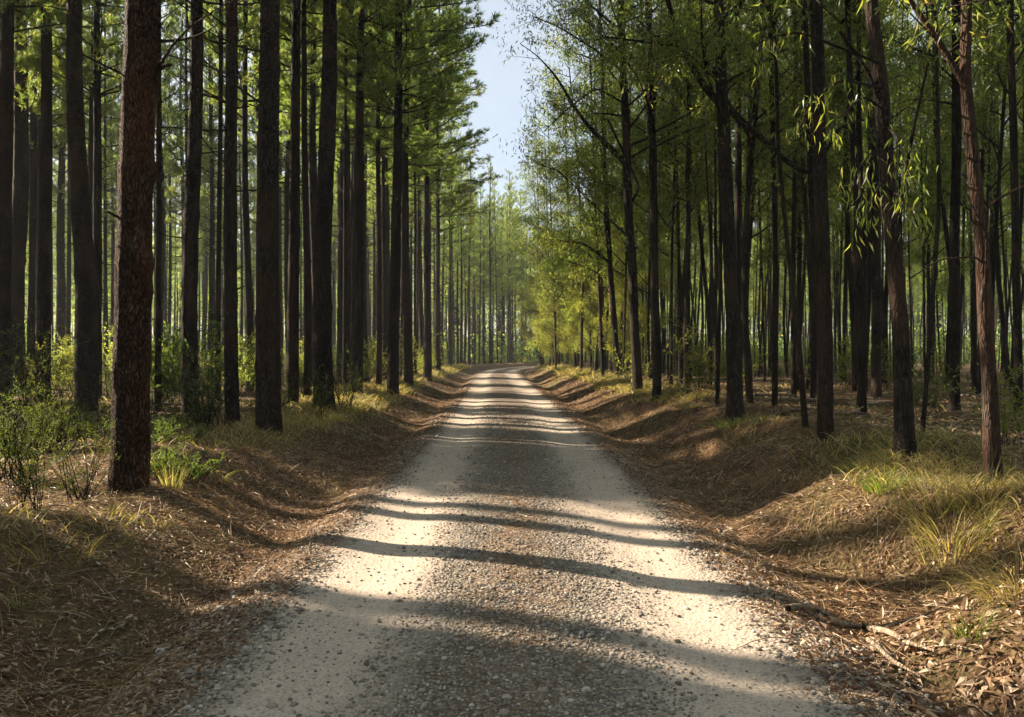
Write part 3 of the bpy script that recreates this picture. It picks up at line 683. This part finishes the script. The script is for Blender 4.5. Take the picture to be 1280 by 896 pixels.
px_tree('gum_tree', 'gum tree', 'thin leaning gum with a bent pale limb, first on the right of the track', [(774, 476, 9), (766, 380, 9), (757, 240, 8), (754, 130, 6), (750, 0, 4)], 477, M_euc, [[(757, 235, 4), (738, 215, 4), (722, 200, 3), (725, 190, 2)], [(764, 330, 4), (730, 305, 3), (690, 300, 2)]], ht=16, cseed=1, base=7, leafm=M_suntint)
px_tree('gum_tree', 'gum tree', 'dark gum whose limb arches left over the track', [(798, 487, 15), (790, 330, 14), (783, 200, 13), (776, 0, 11)], 488, M_euc, [[(783, 205, 8), (762, 185, 7), (735, 158, 5), (715, 130, 4), (697, 98, 3), (672, 70, 1.5), (650, 55, .8)], [(779, 90, 4), (740, 60, 3), (700, 35, 2), (665, 20, 1)], [(777, 40, 4), (730, 0, 3), (680, -30, 2), (655, -20, 1)], [(789, 300, 3), (740, 255, 2), (700, 215, 1.5), (672, 205, 1)], [(781, 130, 3), (745, 110, 2), (705, 140, 1.5), (680, 165, 1)], [(785, 260, 4), (800, 235, 3), (760, 150, 3)]], ht=17, cseed=2, base=6, spread=2.6)
px_tree('gum_tree', 'gum tree', 'straight dark gum just right of the one with the arching limb', [(822, 498, 14), (818, 330, 13), (815, 180, 12), (810, 0, 10)], 498, M_euc, [], ht=17, cseed=3, base=5.5)
px_tree('gum_tree', 'gum tree', 'slim gum halfway between the straight dark one and the thick forked one', [(858, 485, 9), (860, 300, 8), (862, 0, 7)], 486, M_euc, [], ht=15, cseed=4, base=4.5)
px_tree('gum_tree', 'gum tree', 'thick forked gum with long limbs reaching both ways, on the right bank', [(920, 517, 25), (915, 400, 22), (909, 250, 19), (903, 135, 18), (898, 0, 15)], 518, M_euc, [[(904, 135, 10), (880, 108, 9), (860, 75, 8), (848, 40, 7), (834, 0, 6), (820, -50, 4)], [(905, 130, 10), (930, 155, 9), (962, 182, 7), (990, 208, 6), (1018, 220, 4)], [(900, 100, 5), (860, 73, 4, -.4), (800, 72, 3, -.6), (750, 72, 2, -.8)]], ht=15, cseed=5, sides=28, base=4.6, spread=2.4)
px_tree('gum_tree', 'gum tree', 'slimmer gum leaning away from the foot of the thick forked one', [(938, 513, 12), (930, 400, 11), (935, 250, 9), (948, 100, 8), (955, 0, 7)], 514, M_euc, [], ht=13, cseed=6, base=4.5)
px_tree('gum_tree', 'gum tree', 'slim gum between the thick forked one and the dark near trunk', [(970, 508, 9), (968, 300, 8), (964, 0, 7)], 509, M_euc, [], ht=13, cseed=7)
px_tree('gum_tree', 'gum tree', 'thin crooked sapling trunk just left of the dark near trunk', [(1011, 541, 9), (1003, 450, 8), (985, 300, 7), (975, 180, 6), (965, 0, 5)], 541, M_euc, [], ht=11, cseed=8, base=4.5, dense=.5)
px_tree('gum_tree', 'gum tree', 'dark near gum trunk left of the sunlit hanging leaves', [(1032, 564, 24), (1030, 400, 22), (1026, 200, 20), (1021, 0, 18)], 565, M_euc, [[(1026, 200, 5), (1050, 160, 4), (1080, 150, 3, 0, 0)]], ht=14, cseed=9, sides=28, base=6.5)
e_i, d_i, x_i, g_i = px_tree('gum_tree', 'gum tree', 'gum trunk rising behind the sunlit hanging leaves', [(1133, 567, 28), (1128, 450, 25), (1117, 280, 23), (1104, 120, 22), (1092, 0, 20)], 568, M_euc, [[(1120, 300, 5), (1140, 170, 4), (1160, 80, 3, 0, 0)], [(1108, 150, 6), (1085, 90, 5), (1050, 40, 4, 0, 0)]], ht=14, cseed=10, sides=28, base=6.6)
px_tree('gum_tree', 'gum tree', 'slim straight gum set back left of the trunk with hanging leaves', [(1096, 496, 14), (1093, 300, 13), (1088, 0, 11)], 497, M_euc, [], ht=15, cseed=11)
px_tree('gum_tree', 'gum tree', 'slim sapling leaning beside the trunk with hanging leaves', [(1147, 545, 7), (1160, 420, 6), (1172, 250, 6), (1170, 0, 5)], 545, M_euc, [], ht=10, cseed=12, dense=.4)
px_tree('gum_tree', 'gum tree', 'dark straight gum just left of the reddish trunk', [(1194, 512, 15), (1192, 300, 14), (1195, 0, 13)], 513, M_euc, [], ht=14, cseed=13)
px_tree('gum_tree', 'gum tree', 'reddish smooth gum nearest on the right, forking high up', [(1240, 604, 25), (1237, 500, 22), (1226, 300, 20), (1212, 170, 18), (1204, 100, 16), (1207, 0, 15)], 606, M_redgum, [[(1205, 105, 9), (1190, 80, 8), (1168, 45, 7), (1140, 5, 6), (1120, -40, 5)], [(1222, 275, 5), (1245, 250, 3), (1275, 235, 3), (1300, 225, 2, 0, 0)], [(1230, 330, 3), (1200, 325, 2, -.2), (1150, 330, 2, -.3), (1105, 355, 1.5, -.4, 0)], [(1230, 380, 2.5), (1215, 300, 2, -.2), (1180, 250, 1.5, -.3), (1165, 190, 1, -.5, 0)]], ht=12, cseed=14, sides=32, base=6.8)
px_tree('gum_tree', 'gum tree', 'dark trunk at the right edge beyond the reddish gum', [(1273, 520, 12), (1268, 300, 11), (1262, 0, 10)], 520, M_euc, [], ht=13, cseed=15)

# spray of sunlit leaves hanging from the trunk behind them: its own bough, a part of that tree
def hanging_bough(e, x, d, g, strands, n_leaf, cy, m, L=.15):
    random.seed(5); lb = MB(); cr = MB()
    for st in strands:
        P = np.array([((a_ - 640) / F * dd - x, dd - d, CAMH - (b_ - HZ) / F * dd - g) for a_, b_, dd in st])
        t0 = np.linspace(0, 1, len(P)); t1 = np.linspace(0, 1, 14); B = np.stack([np.interp(t1, t0, P[:, i]) for i in range(3)], -1)
        tube(lb, B, np.linspace(.012, .003, 14), 5)
        idx = np.array([random.uniform(4, 13) for _ in range(n_leaf)]); c = np.stack([np.interp(idx, np.arange(14), B[:, i]) for i in range(3)], -1)
        c += rng.normal(0, .05, c.shape); dd_ = rng.normal(0, .4, c.shape); dd_[:, 2] -= 1.0
        leaves(cr, c, dd_, rng.normal(0, 1, c.shape), rng.uniform(.7, 1.25, n_leaf) * L, L * .15, .15)
    b = lb.build('bough', M_euc, e); return b, cr.build('leaf_spray', m, b, False)
dz = d_i
hanging_bough(e_i, x_i, d_i, g_i, [
  [(1108, 140, dz), (1080, 120, dz - .8), (1045, 150, dz - 1.6), (1030, 175, dz - 1.9)],
  [(1112, 200, dz), (1090, 190, dz - .9), (1070, 215, dz - 1.8), (1062, 250, dz - 2.0)],
  [(1115, 240, dz), (1100, 230, dz - .9), (1085, 262, dz - 1.8), (1084, 285, dz - 2.0)],
  [(1110, 160, dz), (1120, 170, dz - 1), (1130, 200, dz - 1.9), (1142, 225, dz - 2.1)],
  [(1116, 240, dz), (1125, 245, dz - 1), (1140, 265, dz - 1.7), (1150, 290, dz - 1.8)],
  [(1104, 110, dz), (1050, 100, dz - 1), (1010, 130, dz - 1.8), (1000, 160, dz - 2.1)],
  [(1100, 80, dz), (1000, 40, dz - .8), (950, 50, dz - 1.2), (955, 95, dz - 1.6)],
 ], 48, None, M_sunspray, .088)

# ------------------------------------------------------------------ the rest of the right-hand trees
random.seed(31)
for i, (x, y, cs_) in enumerate([(3.6, 29, 1.25), (4.2, 33, 1.3), (3.7, 37, 1.35), (4.0, 42, 1.3), (3.3, 46, 1.3), (4.6, 25, 1.1), (3.6, 52, 1.4), (3.2, 58, 1.4), (3.2, 65, 1.4)]):
    plant(('g', (0, 3, 1)[i % 3]), x + float(cx(y)), y, random.uniform(.06, .10), 'leafy gum leaning toward the track along its far right edge', 'leafy gums along the far right edge', cs_, 1.1, (0, R(-2.0)), 0)
zr = [(-999, 700, 'at the far bend right of the track'), (700, 790, 'along the far right of the track'), (790, 900, 'behind the gum with the arching limb'), (900, 1020, 'behind the thick forked gum'), (1020, 1180, 'behind the sunlit hanging leaves'), (1180, 9999, 'at the far right edge')]
def zoner(px):
    for a_, b_, t in zr:
        if a_ <= px < b_: return t
row = []; yy = 12.0
while yy < 95:
    xx = 4.4 + (0 if yy < 40 else -.6)
    while xx < yy * .70 + 2 and xx < 60:
        x = xx + random.uniform(-.8, .8) + float(cx(yy)); y = yy + random.uniform(-.7, .7); row.append((x, y)); xx += 1.25 + xx * .035 + yy * .008
    yy += 1.4 + yy * .008
random.seed(77); random.shuffle(row); row.sort(key=lambda q: q[1] > 52); gc = 0; yc = 0
for x, y in row:
    px = 640 + x / y * F
    if px > 1330 or (y < 17 and random.random() < .5): continue
    if not free(x, y, .65): continue
    dep = 'near' if y < 26 else 'deep' if y < 55 else 'far'
    edge = x - float(cx(y)) < 6.5 and y > 36
    if (edge or (y > 30 and px < 800 and random.random() < .3)) and yc < 60:
        plant(('y', random.randrange(3)), x, y, random.uniform(.05, .09), 'young tree with sunlight tinted into its leaves in the sunny edge, ' + zoner(px), 'young sun-tinted trees ' + zoner(px), random.uniform(.8, 1.1), random.uniform(.8, 1.15), (R(random.gauss(0, 2)), R(random.gauss(0, 2)))); yc += 1
    elif gc < 283:
        lab = {'near': 'dark slender gum a few steps into the trees, ', 'deep': 'thin gum pole deep in the trees ', 'far': 'distant thin gum among many '}[dep] + zoner(px)
        plant((('h', random.randrange(4)) if random.random() < (.85 if x - float(cx(y)) > 6 else .5) else ('g', random.randrange(5))), x, y, random.uniform(.026, .082), lab, lab, random.uniform(.8, 1.15), random.uniform(.85, 1.15), (R(random.gauss(0, 1.5)), R(random.gauss(0, 1.5)))); gc += 1
print('GUMS', gc, yc)
for o in protos.values():
    for c in list(o.children): bpy.data.objects.remove(c)
    bpy.data.objects.remove(o)

# ------------------------------------------------------------------ far woodland and unseen nearer woods, built as one mass
def surrounding_wood():
    tb = MB(); cb = MB(); random.seed(11); c = []
    for i in range(330):                                # the same woods go on unseen beside and behind the viewpoint, holding back skylight
        y = random.uniform(-55, 45); x = random.choice((-1, 1, 1)) * random.uniform(4.6, 55)
        if (y > -4 and abs(x) < y * .66 + 7) or (x < 0 and s_of(x, y) > -2.5): continue
        c.append((x, y))
    for i in range(850):
        side = random.choice((-1, 1)); y = random.uniform(50, 210); x = side * random.uniform(3.5, y * .8 + 10)
        if y < 92 and abs(x) < y * .62 and abs(x) < 46: continue
        if abs(x - float(cx(y))) < 3.4: continue
        if y > 118 and abs(x - float(cx(y))) < 5: continue
        c.append((x, y))
    for i in range(260):
        y = random.uniform(104, 170); x = random.uniform(-60, 70)
        if abs(x - float(cx(y))) > 3.5: c.append((x, y))
    for x, y in c:
        z = float(H(x, y)); r = random.uniform(.10, .20); h = random.uniform(14, 19)
        tube(tb, [(x, y, z - .2), (x + random.uniform(-.3, .3), y, z + h * .5), (x, y, z + h)], [r, r * .75, r * .2], 5)
        n = 260; t = rng.random(n) ** .8; rad = 2.6 * (1 - t * .6) * np.sqrt(rng.random(n)); th = rng.random(n) * 6.28
        if math.hypot(x, y) < 75: t = .3 + .7 * t
        p = np.stack([x + rad * np.cos(th), y + rad * np.sin(th), z + h * (.36 + .64 * t)], -1); p = np.concatenate([p, p + rng.normal(0, .3, p.shape)])
        leaves(cb, p, rng.normal(0, 1, p.shape), rng.normal(0, 1, p.shape), .42, .17)
    for i in range(620):                                # thicket at the foot of the far trees
        a_ = random.uniform(R(35), R(145)); q = random.uniform(92, 150); x = q * math.cos(a_) ; y = q * math.sin(a_)
        if abs(x - float(cx(y))) < 4.5 and y < 135: continue
        n = 170; p = np.array([x, y, float(H(x, y))]) + np.abs(rng.normal(0, 1, (n, 3))) * np.array([2.4, 1.2, 2.2]) * np.where(rng.random((n, 3)) < .5, -1, 1) ** np.array([1, 1, 2])
        leaves(cb, p, rng.normal(0, 1, p.shape), rng.normal(0, 1, p.shape), .5, .22)
    o = cb.build('surrounding_woodland', M_needle, None, False); o['kind'] = 'stuff'; o['label'] = 'far woodland closing off the view behind the stands, with unseen woods beside and behind the viewpoint'; o['category'] = 'woodland'
    t = tb.build('trunks', M_pine, o)
surrounding_wood()

# ------------------------------------------------------------------ shrubs, saplings, tufts
def shrub_mesh(seed, hgt, wid, nst, nleaf, L, W, m, upright=1.0, leafy=1.0):
    random.seed(500 + seed); sb = MB(); fb = MB(); pts = []; dr = []
    for _ in range(nst):
        az = random.uniform(0, 6.28); el = random.uniform(.75, 1.5) * upright; ln = hgt * random.uniform(.55, 1.05)
        p = limb_path((random.gauss(0, wid * .10), random.gauss(0, wid * .10), -.03), az, min(el, 1.5), ln, random.uniform(-.15, .05), 7)
        tube(sb, p, np.linspace(.007, .002, 7), 4)
        for j in range(9):
            t = random.uniform(.2, 1) * 6; i0 = min(int(t), 5); b = p[i0] + (p[i0 + 1] - p[i0]) * (t - i0)
            p2 = limb_path(b, random.uniform(0, 6.28), random.uniform(.2, 1.2), ln * .28 * random.uniform(.4, 1.1), 0, 4)
            tube(sb, p2, np.linspace(.003, .0015, 4), 3, False)
            for q in range(nleaf):
                tt = random.uniform(.1, 1) * 3; k0 = min(int(tt), 2); pts.append(p2[k0] + (p2[k0 + 1] - p2[k0]) * (tt - k0)); dr.append(p2[-1] - p2[0])
    c = np.array(pts); d = unit(np.array(dr)) + rng.normal(0, .7, c.shape)
    leaves(fb, c, d, rng.normal(0, 1, c.shape), rng.uniform(.6, 1.3, len(c)) * L, W, .1)
    return sb.mesh('stems', M_euc), fb.mesh('foliage', m, False)
def shrub(px, py, name, cat, label, sm, s=1.0, group=None):
    x, d = base_at(px, py); e = empty(name, (x, d, float(H(x, d))), random.uniform(0, 6.28), label, cat, group)
    mobj('stems', sm[0], e).scale = (s, s, s); mobj('foliage', sm[1], e).scale = (s, s, s); return e
S_feather = shrub_mesh(1, 1.25, .9, 20, 17, .030, .008, M_shrub, 1.1)
S_feather2 = shrub_mesh(2, 1.3, .8, 16, 18, .03, .008, M_shrub, 1.15)
S_broad = shrub_mesh(3, 1.9, 1.6, 16, 12, .08, .038, M_shrub, 1.0)
S_low = shrub_mesh(4, .5, 1.0, 24, 14, .03, .009, M_shrub, .75)
S_suntint = shrub_mesh(5, 2.4, 1.6, 14, 12, .08, .035, M_suntint, 1.05)
shrub(100, 628, 'shrub', 'shrub', 'pale green feathery shrub at the foot of the reddish trunk, left side', S_feather2, .62)
shrub(40, 640, 'shrub', 'shrub', 'dark feathery shrub low at the left edge of the photo', S_feather, .62)
shrub(15, 600, 'shrub', 'shrub', 'taller dark shrub behind the low one at the left edge', S_feather, .85)
shrub(70, 570, 'shrub', 'shrub', 'rounded green shrub behind the pale feathery one', S_feather, .75)
shrub(30, 520, 'shrub', 'shrub', 'yellow-green sapling shrub in front of the thick dark pine at the left edge', S_feather2, 1.6)
shrub(228, 600, 'shrub', 'shrub', 'low green shrub just right of the reddish trunk', S_low, .8)
shrub(198, 592, 'shrub', 'shrub', 'small shrub hugging the right foot of the reddish trunk', S_low, .7)
shrub(243, 512, 'shrub', 'shrub', 'dark green leafy shrub around the straight pine behind it', S_broad, 1.15)
shrub(205, 500, 'shrub', 'shrub', 'leafy shrub between the slim pine and the dark green shrub', S_broad, .95)
shrub(268, 490, 'shrub', 'shrub', 'sunlit leafy shrub just right of the dark green shrub', S_suntint, 1.0)
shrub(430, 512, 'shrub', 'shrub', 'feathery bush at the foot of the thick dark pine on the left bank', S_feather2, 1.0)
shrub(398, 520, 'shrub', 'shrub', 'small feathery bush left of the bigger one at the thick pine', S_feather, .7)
shrub(462, 482, 'shrub', 'shrub', 'sunlit shrub between the two middle pines of the left bank', S_suntint, .9)
shrub(378, 478, 'shrub', 'shrub', 'sunlit shrub behind the slim pine right of the ridged trunk', S_suntint, 1.0)
shrub(150, 480, 'shrub', 'shrub', 'sunlit shrub glimpsed left of the reddish trunk', S_suntint, 1.1)
shrub(55, 478, 'shrub', 'shrub', 'sunlit shrub between the two thick dark pines at the left', S_suntint, 1.1)
shrub(865, 492, 'shrub', 'shrub', 'leafy sapling left of the thick forked gum', S_suntint, .8)
shrub(1160, 520, 'shrub', 'shrub', 'low shrub in the shade right of the trunk with hanging leaves', S_broad, .55)
shrub(1262, 560, 'shrub', 'shrub', 'sprig of bright leaves right of the reddish gum', S_suntint, .45)
random.seed(22)
for i in range(46):
    y = 9 + 24 * random.random() ** 1.2; x = -random.uniform(4.2, y * .64); e = empty('shrub', (x, y, float(H(x, y))), random.uniform(0, 6.28), 'low fine-leaved undergrowth bush between the left pines', 'shrub', 'low undergrowth bushes between the left pines')
    sm = random.choice((S_feather, S_feather2, S_low, S_low)); s = random.uniform(.5, 1.0)
    mobj('stems', sm[0], e).scale = (s * 1.3, s * 1.3, s); mobj('foliage', sm[1], e).scale = (s * 1.3, s * 1.3, s)
random.seed(21)
fs = [('l', random.uniform(18, 75)) for _ in range(60)] + [('r', random.uniform(20, 80)) for _ in range(50)]
for sd, y in fs:
    a_ = random.uniform(3.6, 4 + y * .42); x = (-a_ if sd == 'l' else a_) + float(cx(y)); e = empty('shrub', (x, y, float(H(x, y))), random.uniform(0, 6.28), ('understorey shrub among the pines left of the track' if sd == 'l' else 'understorey shrub among the gums right of the track'), 'shrub', 'understorey shrubs ' + ('on the left' if sd == 'l' else 'on the right'))
    sm = random.choice((S_suntint, S_broad, S_suntint)); s = random.uniform(.5, 1.0)
    mobj('stems', sm[0], e).scale = (s, s, s); mobj('foliage', sm[1], e).scale = (s, s, s)

def tuft(px, py, n, L, label, spread=.1, m=None, W=.006, up=(1.2, 3.2), droop=.8, group='grass tufts on the banks'):
    x, d = base_at(px, py); mb = MB(); th = rng.random(n) * 6.28; rr = rng.random(n) ** .5 * spread
    c = np.stack([rr * np.cos(th), rr * np.sin(th), np.full(n, -.02)], -1)
    hz = H(x + c[:, 0], d + c[:, 1]) - float(H(x, d)); c[:, 2] += hz
    blades(mb, c, np.stack([np.cos(th), np.sin(th), rng.uniform(*up, n)], -1), rng.uniform(.45, 1.1, n) * L, W, droop * rng.uniform(.4, 1.2, n), 6)
    o = mb.build('grass_tuft', m or M_grass, None, False); o.location = (x, d, float(H(x, d))); return tag(o, label, 'grass', group)
M_green = leaf_mat('fresh_grass', [(0, (.06, .10, .022)), (.6, (.11, .15, .035)), (1, (.24, .22, .08))], (2.6, 2.8, 1.2), .45)
tuft(1275, 735, 420, .44, 'thick long-bladed grass clump at the right edge by the ditch shadow', .18, None, .005, (1.0, 2.6), 1.1)
tuft(1262, 668, 360, .40, 'dense tuft on the crest just right of the reddish gum', .22)
tuft(1215, 790, 60, .30, 'few green blades beside the ditch shadow at lower right', .06, M_green)
tuft(1105, 612, 160, .36, 'spiky green tuft in front of the trunk with hanging leaves', .12, M_green)
tuft(1180, 640, 150, .40, 'thin long-bladed tuft left of the reddish gum', .2)
tuft(1060, 590, 120, .28, 'small tuft by the dark near gum trunk', .15)
tuft(1222, 622, 140, .42, 'tall straw-coloured tuft at the foot of the reddish gum', .15)
tuft(935, 545, 220, .32, 'bright green tuft below the thick forked gum', .2, M_green)
tuft(880, 520, 220, .30, 'sunlit yellow tuft left of the thick forked gum', .25)
tuft(770, 492, 260, .30, 'sunlit yellow tuft on the far right bank', .35, None, .012)
tuft(700, 470, 220, .30, 'farthest sunlit tuft on the right bank', .4, None, .016)
tuft(25, 760, 10, .34, 'single green blades growing from the lower left bank', .03, M_green, .006)
tuft(190, 655, 40, .20, 'short yellow-green blades below the reddish trunk', .12)
tuft(215, 610, 70, .36, 'pale yellow stalks right of the reddish trunk', .08, None, .005, (2, 4), .4)
tuft(130, 650, 60, .24, 'thin tuft on the sunny mound below the pale shrub', .2)
tuft(290, 600, 70, .22, 'thin tuft on the left bank below the lone medium pine', .2)
tuft(320, 560, 120, .26, 'grass at the foot of the tall ridged pine', .3)
tuft(470, 510, 160, .28, 'grass tuft on the left bank past the feathery bush', .35, None, .010)
tuft(60, 690, 90, .30, 'dark tuft at the lower left under the shrubs', .25)
tuft(545, 478, 200, .28, 'sunlit tuft far along the left bank', .5, None, .014)

# ------------------------------------------------------------------ sticks and single stones
def stick(pts, r, label, m=None):
    P = []
    for px, py in pts:
        x, d = base_at(px, py); P.append((x, d, float(H(x, d)) + r * .8 + .006))
    P = np.array(P); o0 = P[0].copy(); t0 = np.linspace(0, 1, len(P)); t1 = np.linspace(0, 1, 16)
    B = np.stack([np.interp(t1, t0, P[:, i] - o0[i]) for i in range(3)], -1)
    zz = H(B[:, 0] + o0[0], B[:, 1] + o0[1]) + r * .8 + .028 - o0[2]; B[:, 2] = np.maximum(B[:, 2], zz)
    mb = MB(); tube(mb, B, np.interp(t1, [0, .5, 1], [r, r * .9, r * .3]), 8); b = MB()
    o = mb.build('stick', m or M_deadwood); o.location = o0; return tag(o, label, 'stick', 'fallen sticks by the track')
stick([(1035, 783), (1080, 792), (1130, 812), (1168, 824)], .019, 'longest pale stick in the right ditch beside the shadow line')
stick([(1085, 808), (1115, 835), (1150, 855)], .013, 'curved pale stick just below the longest one in the right ditch')
stick([(985, 770), (1020, 768), (1050, 785)], .020, 'short dark stick at the right track edge')
stick([(560, 560), (600, 562)], .006, 'small twig far up the track') if False else None
stick([(258, 750), (275, 728), (283, 712)], .006, 'thin pale twig standing out in the left ditch')
stick([(95, 835), (150, 822), (190, 826)], .006, 'thin twig lying across the lower left bank')
stick([(655, 798), (680, 806)], .005, 'short twig lying on the right wheel track')
def stone(px, py, r, label):
    x, d = base_at(px, py); mb = MB(); v = IV.copy(); f = IF
    vs = [tuple(q) for q in v]; 
    cache = {}; nv = [np.array(q) for q in vs]; nf = []
    def midp(a_, b_):
        k_ = (min(a_, b_), max(a_, b_))
        if k_ not in cache: cache[k_] = len(nv); q = nv[a_] + nv[b_]; nv.append(q / np.linalg.norm(q))
        return cache[k_]
    for a_, b_, c_ in f:
        ab, bc, ca_ = midp(a_, b_), midp(b_, c_), midp(c_, a_); nf += [(a_, ab, ca_), (b_, bc, ab), (c_, ca_, bc), (ab, bc, ca_)]
    nv = np.array(nv); s = rng.integers(0, 999); nv = nv * (1 + .22 * noise3(nv[:, 0] * 1.7 + s, nv[:, 1] * 1.7, nv[:, 2] * 1.7, 91))[:, None] * np.array([1.15, .9, .7]) * r
    mb.add(nv, nf); o = mb.build('stone', M_stone, None, False); o.location = (x, d, float(H(x, d)) + r * .35); return tag(o, label, 'stone', 'single stones on and beside the track')
stone(1030, 786, .028, 'brown stone at the end of the dark stick, right track edge')
stone(340, 884, .022, 'dark stone at the bottom left of the track')
stone(290, 858, .022, 'dark stone on the gravel left of the wheel track')
stone(237, 846, .030, 'biggest dark stone on the left gravel edge')
stone(630, 892, .02, 'pale stone in the middle strip at the bottom of the photo')
stone(705, 876, .016, 'small pale stone right of the middle strip near the bottom')

# fallen branches on the forest floor
random.seed(88)
for i in range(16):
    sd = 1 if i < 11 else -1; y = random.uniform(10, 26); x = sd * random.uniform(4.8, y * .55) + float(cx(y)); L = random.uniform(.9, 2.4); th = random.uniform(-.6, .6) + random.choice((0, math.pi))
    q = np.linspace(0, 1, 12); bx_ = L * q * math.cos(th) + .10 * L * np.sin(q * 4); by_ = L * q * math.sin(th) + .08 * L * np.sin(q * 3 + 1); z0 = float(H(x, y)); r_ = random.uniform(.018, .04)
    bz = H(x + bx_, y + by_) - z0 + r_ + .02; mb = MB(); B = np.stack([bx_, by_, bz], -1); tube(mb, B, np.linspace(r_, r_ * .35, 12), 7)
    o = mb.build('fallen_branch', M_deadwood); o.location = (x, y, z0)
    for j in (4, 7):
        tb = MB(); tube(tb, limb_path(B[j], th + random.choice((-.8, .8)), random.uniform(.1, .6), L * .25, .1, 5), np.linspace(r_ * .5, r_ * .15, 5), 5); tb.build('twig', M_deadwood, o)
    lab = 'bare fallen branch lying on the ground among the ' + ('right-hand gums' if sd > 0 else 'left-hand pines'); tag(o, lab, 'branch', lab)

# ------------------------------------------------------------------ air
if HAZE:
    m, n, out = mat('haze'); v = N(n, 'VolumePrincipled'); v.inputs['Color'].default_value = (.92, .95, 1, 1); v.inputs['Density'].default_value = HAZE; v.inputs['Anisotropy'].default_value = .15
    n.links.new(v.outputs[0], out.inputs['Volume'])
    mb = MB(); q = np.array([[a_, b_, c_] for a_ in (-520, 520) for b_ in (-90, 710) for c_ in (-3, 26)], float)
    mb.add(q, [[0, 1, 3, 2], [4, 6, 7, 5], [0, 4, 5, 1], [2, 3, 7, 6], [0, 2, 6, 4], [1, 5, 7, 3]])
    o = mb.build('haze', m, None, False); o['kind'] = 'stuff'
